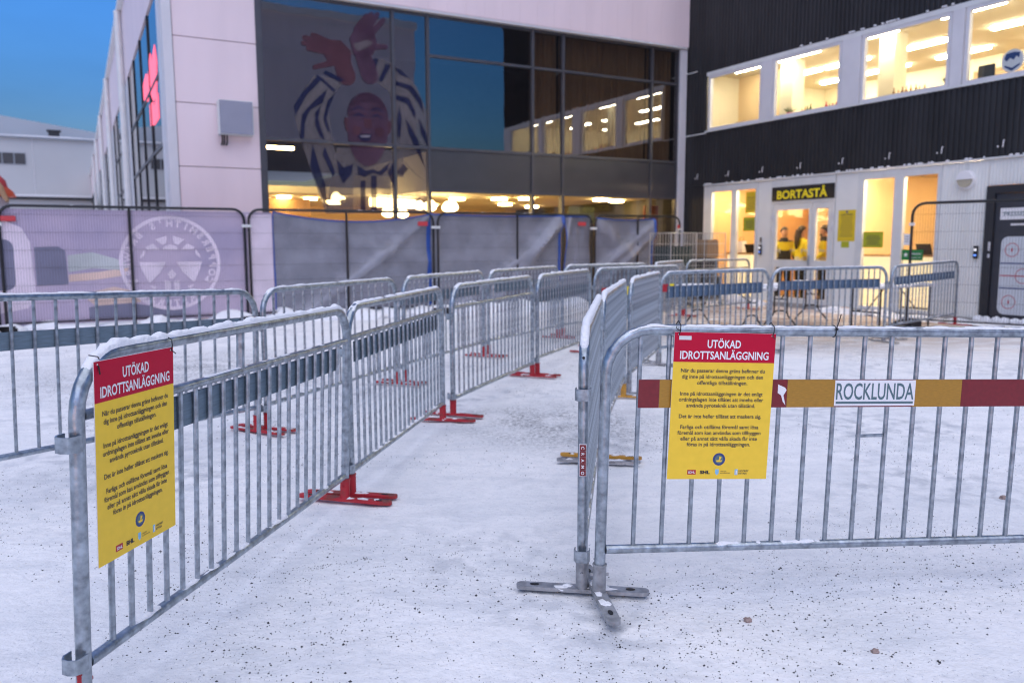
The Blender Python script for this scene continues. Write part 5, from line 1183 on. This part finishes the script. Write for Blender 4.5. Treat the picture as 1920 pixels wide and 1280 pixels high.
# ------------------------------------------------------------------ folding tables, wire cages
def table(label, pa, pb, style, depth=.70, h=.74):
    dx, dy = pb[0] - pa[0], pb[1] - pa[1]; D = math.hypot(dx, dy)
    root = thing('folding_table', label, 'table', ((pa[0] + pb[0]) / 2, (pa[1] + pb[1]) / 2, .0), math.atan2(dy, dx), 'folding tables by the entrance')
    MB().bev(-D / 2 - .2, D / 2 + .2, -depth / 2, depth / 2, h - .045, h, .012).build('tabletop', MT['whiteink'], root)
    for s in (-1, 1):
        x = s * D / 2; m = MB()
        if style == 'arch':
            for e in (-1, 1): m.tube([(x, e * .11, h - .05), (x, e * .11, .30), (x, e * .13, .22), (x, e * .24, .10), (x, e * .30, .01)], .014, 6)
            m.tube([(x, -.11, .27), (x, -.05, .30), (x, .05, .30), (x, .11, .27)], .013, 6).tube([(x, -.12, .5), (x, .12, .5)], .010, 6)
            m.tube([(x, 0, .5), (x - s * .45, 0, h - .05)], .010, 6)
        else:
            for e in (-1, 1): m.tube([(x, e * depth * .42, h - .05), (x, e * depth * .42, .01)], .016, 6)
            m.tube([(x, -depth * .42, .30), (x, depth * .42, .30)], .016, 6).tube([(x, 0, .31), (x - s * .5, 0, h - .05)], .010, 6)
        m.build('leg_frame', MT['black'], root, smooth=True)
    mb = MB(); rr = random.Random(int(D * 77))
    for k in range(26): mb.ball((rr.uniform(-D / 2 - .15, D / 2 + .15), rr.uniform(-.3, .3), h), (.12, .09, .012), k, .4, 2)
    mb.build('snow', MT['snowcap'], root, smooth=True)
table('folding table with arched black legs, left of the entrance doors', (3.25, 13.9), (3.85, 12.75), 'arch')
table('folding table with arched black legs, standing before the entrance doors', (4.60, 13.6), (5.62, 14.9), 'arch')
table('white topped folding table with straight black legs below the right panes', (5.95, 13.35), (7.15, 14.1), 'straight', .62)
def cage(label, x, y, rz, wd, dp, h, m, group=None):
    root = thing('roll_cage', label, 'wire cage', (x, y, .02), rz, group)
    for s in (-1, 1):
        for e in (-1, 1): MB().tube([(s * wd / 2, e * dp / 2, .12), (s * wd / 2, e * dp / 2, h)], .014, 6).build('corner_post', MT[m], root, smooth=True)
    for e, axis_ in ((-1, 'y'), (1, 'y'), (-1, 'x'), (1, 'x')):
        w_ = wd if axis_ == 'y' else dp; g = MB()
        def P(u, z): return (u, e * dp / 2, z) if axis_ == 'y' else (e * wd / 2, u, z)
        for k in range(1, 8): g.tube([P(-w_ / 2 + w_ * k / 8, .2), P(-w_ / 2 + w_ * k / 8, h)], .0045, 4)
        for z in [.2 + (h - .2) * k / 6 for k in range(7)]: g.tube([P(-w_ / 2, z), P(w_ / 2, z)], .006, 4)
        g.build('wire_side', MT[m], root)
    MB().bev(-wd / 2, wd / 2, -dp / 2, dp / 2, .12, .16, .01).build('base_plate', MT[m], root)
    for s in (-1, 1):
        for e in (-1, 1): MB().lathe([(.01, -.02), (.05, -.02), (.05, .02), (.01, .02)], 10).build('castor', MT['black'], root).matrix_local = Matrix.Translation((s * wd * .42, e * dp * .42, .055)) @ Matrix.Rotation(pi / 2, 4, 'X')
    return root
cage('wire cage with a dark green load beside the end of the fence row', 3.62, 18.0, PHI, .72, .72, 1.66, 'palesteel', 'wire cages in the corner')
cage('pale wire cage holding brown cartons in the corner left of the lit panes', 4.42, 18.35, PHI, .62, .66, 1.66, 'palesteel', 'wire cages in the corner')
for i, (x, y, z, sx, sy, sz, m, lab) in enumerate(((4.44, 18.35, .19, .5, .5, .5, 'black', 'black crate at the bottom of the pale wire cage'), (4.40, 18.33, .70, .46, .46, .42, 'indark', 'dark crate in the middle of the pale wire cage'), (4.46, 18.32, 1.13, .34, .40, .40, 'brownbox', 'brown carton on top inside the pale wire cage'))):
    o = MB().bev(-sx / 2, sx / 2, -sy / 2, sy / 2, 0, sz, .01).build('crate', MT[m]); o.location = (x, y, z); o.rotation_euler = (0, 0, PHI); tag(o, lab, 'crate')
o = MB().bev(-.3, .3, -.3, .3, 0, 1.2, .02).build('sack_load', MT['greensteel']); o.location = (3.62, 18.0, .185); o.rotation_euler = (0, 0, PHI); tag(o, 'dark green load filling the wire cage beside the fence end', 'load')
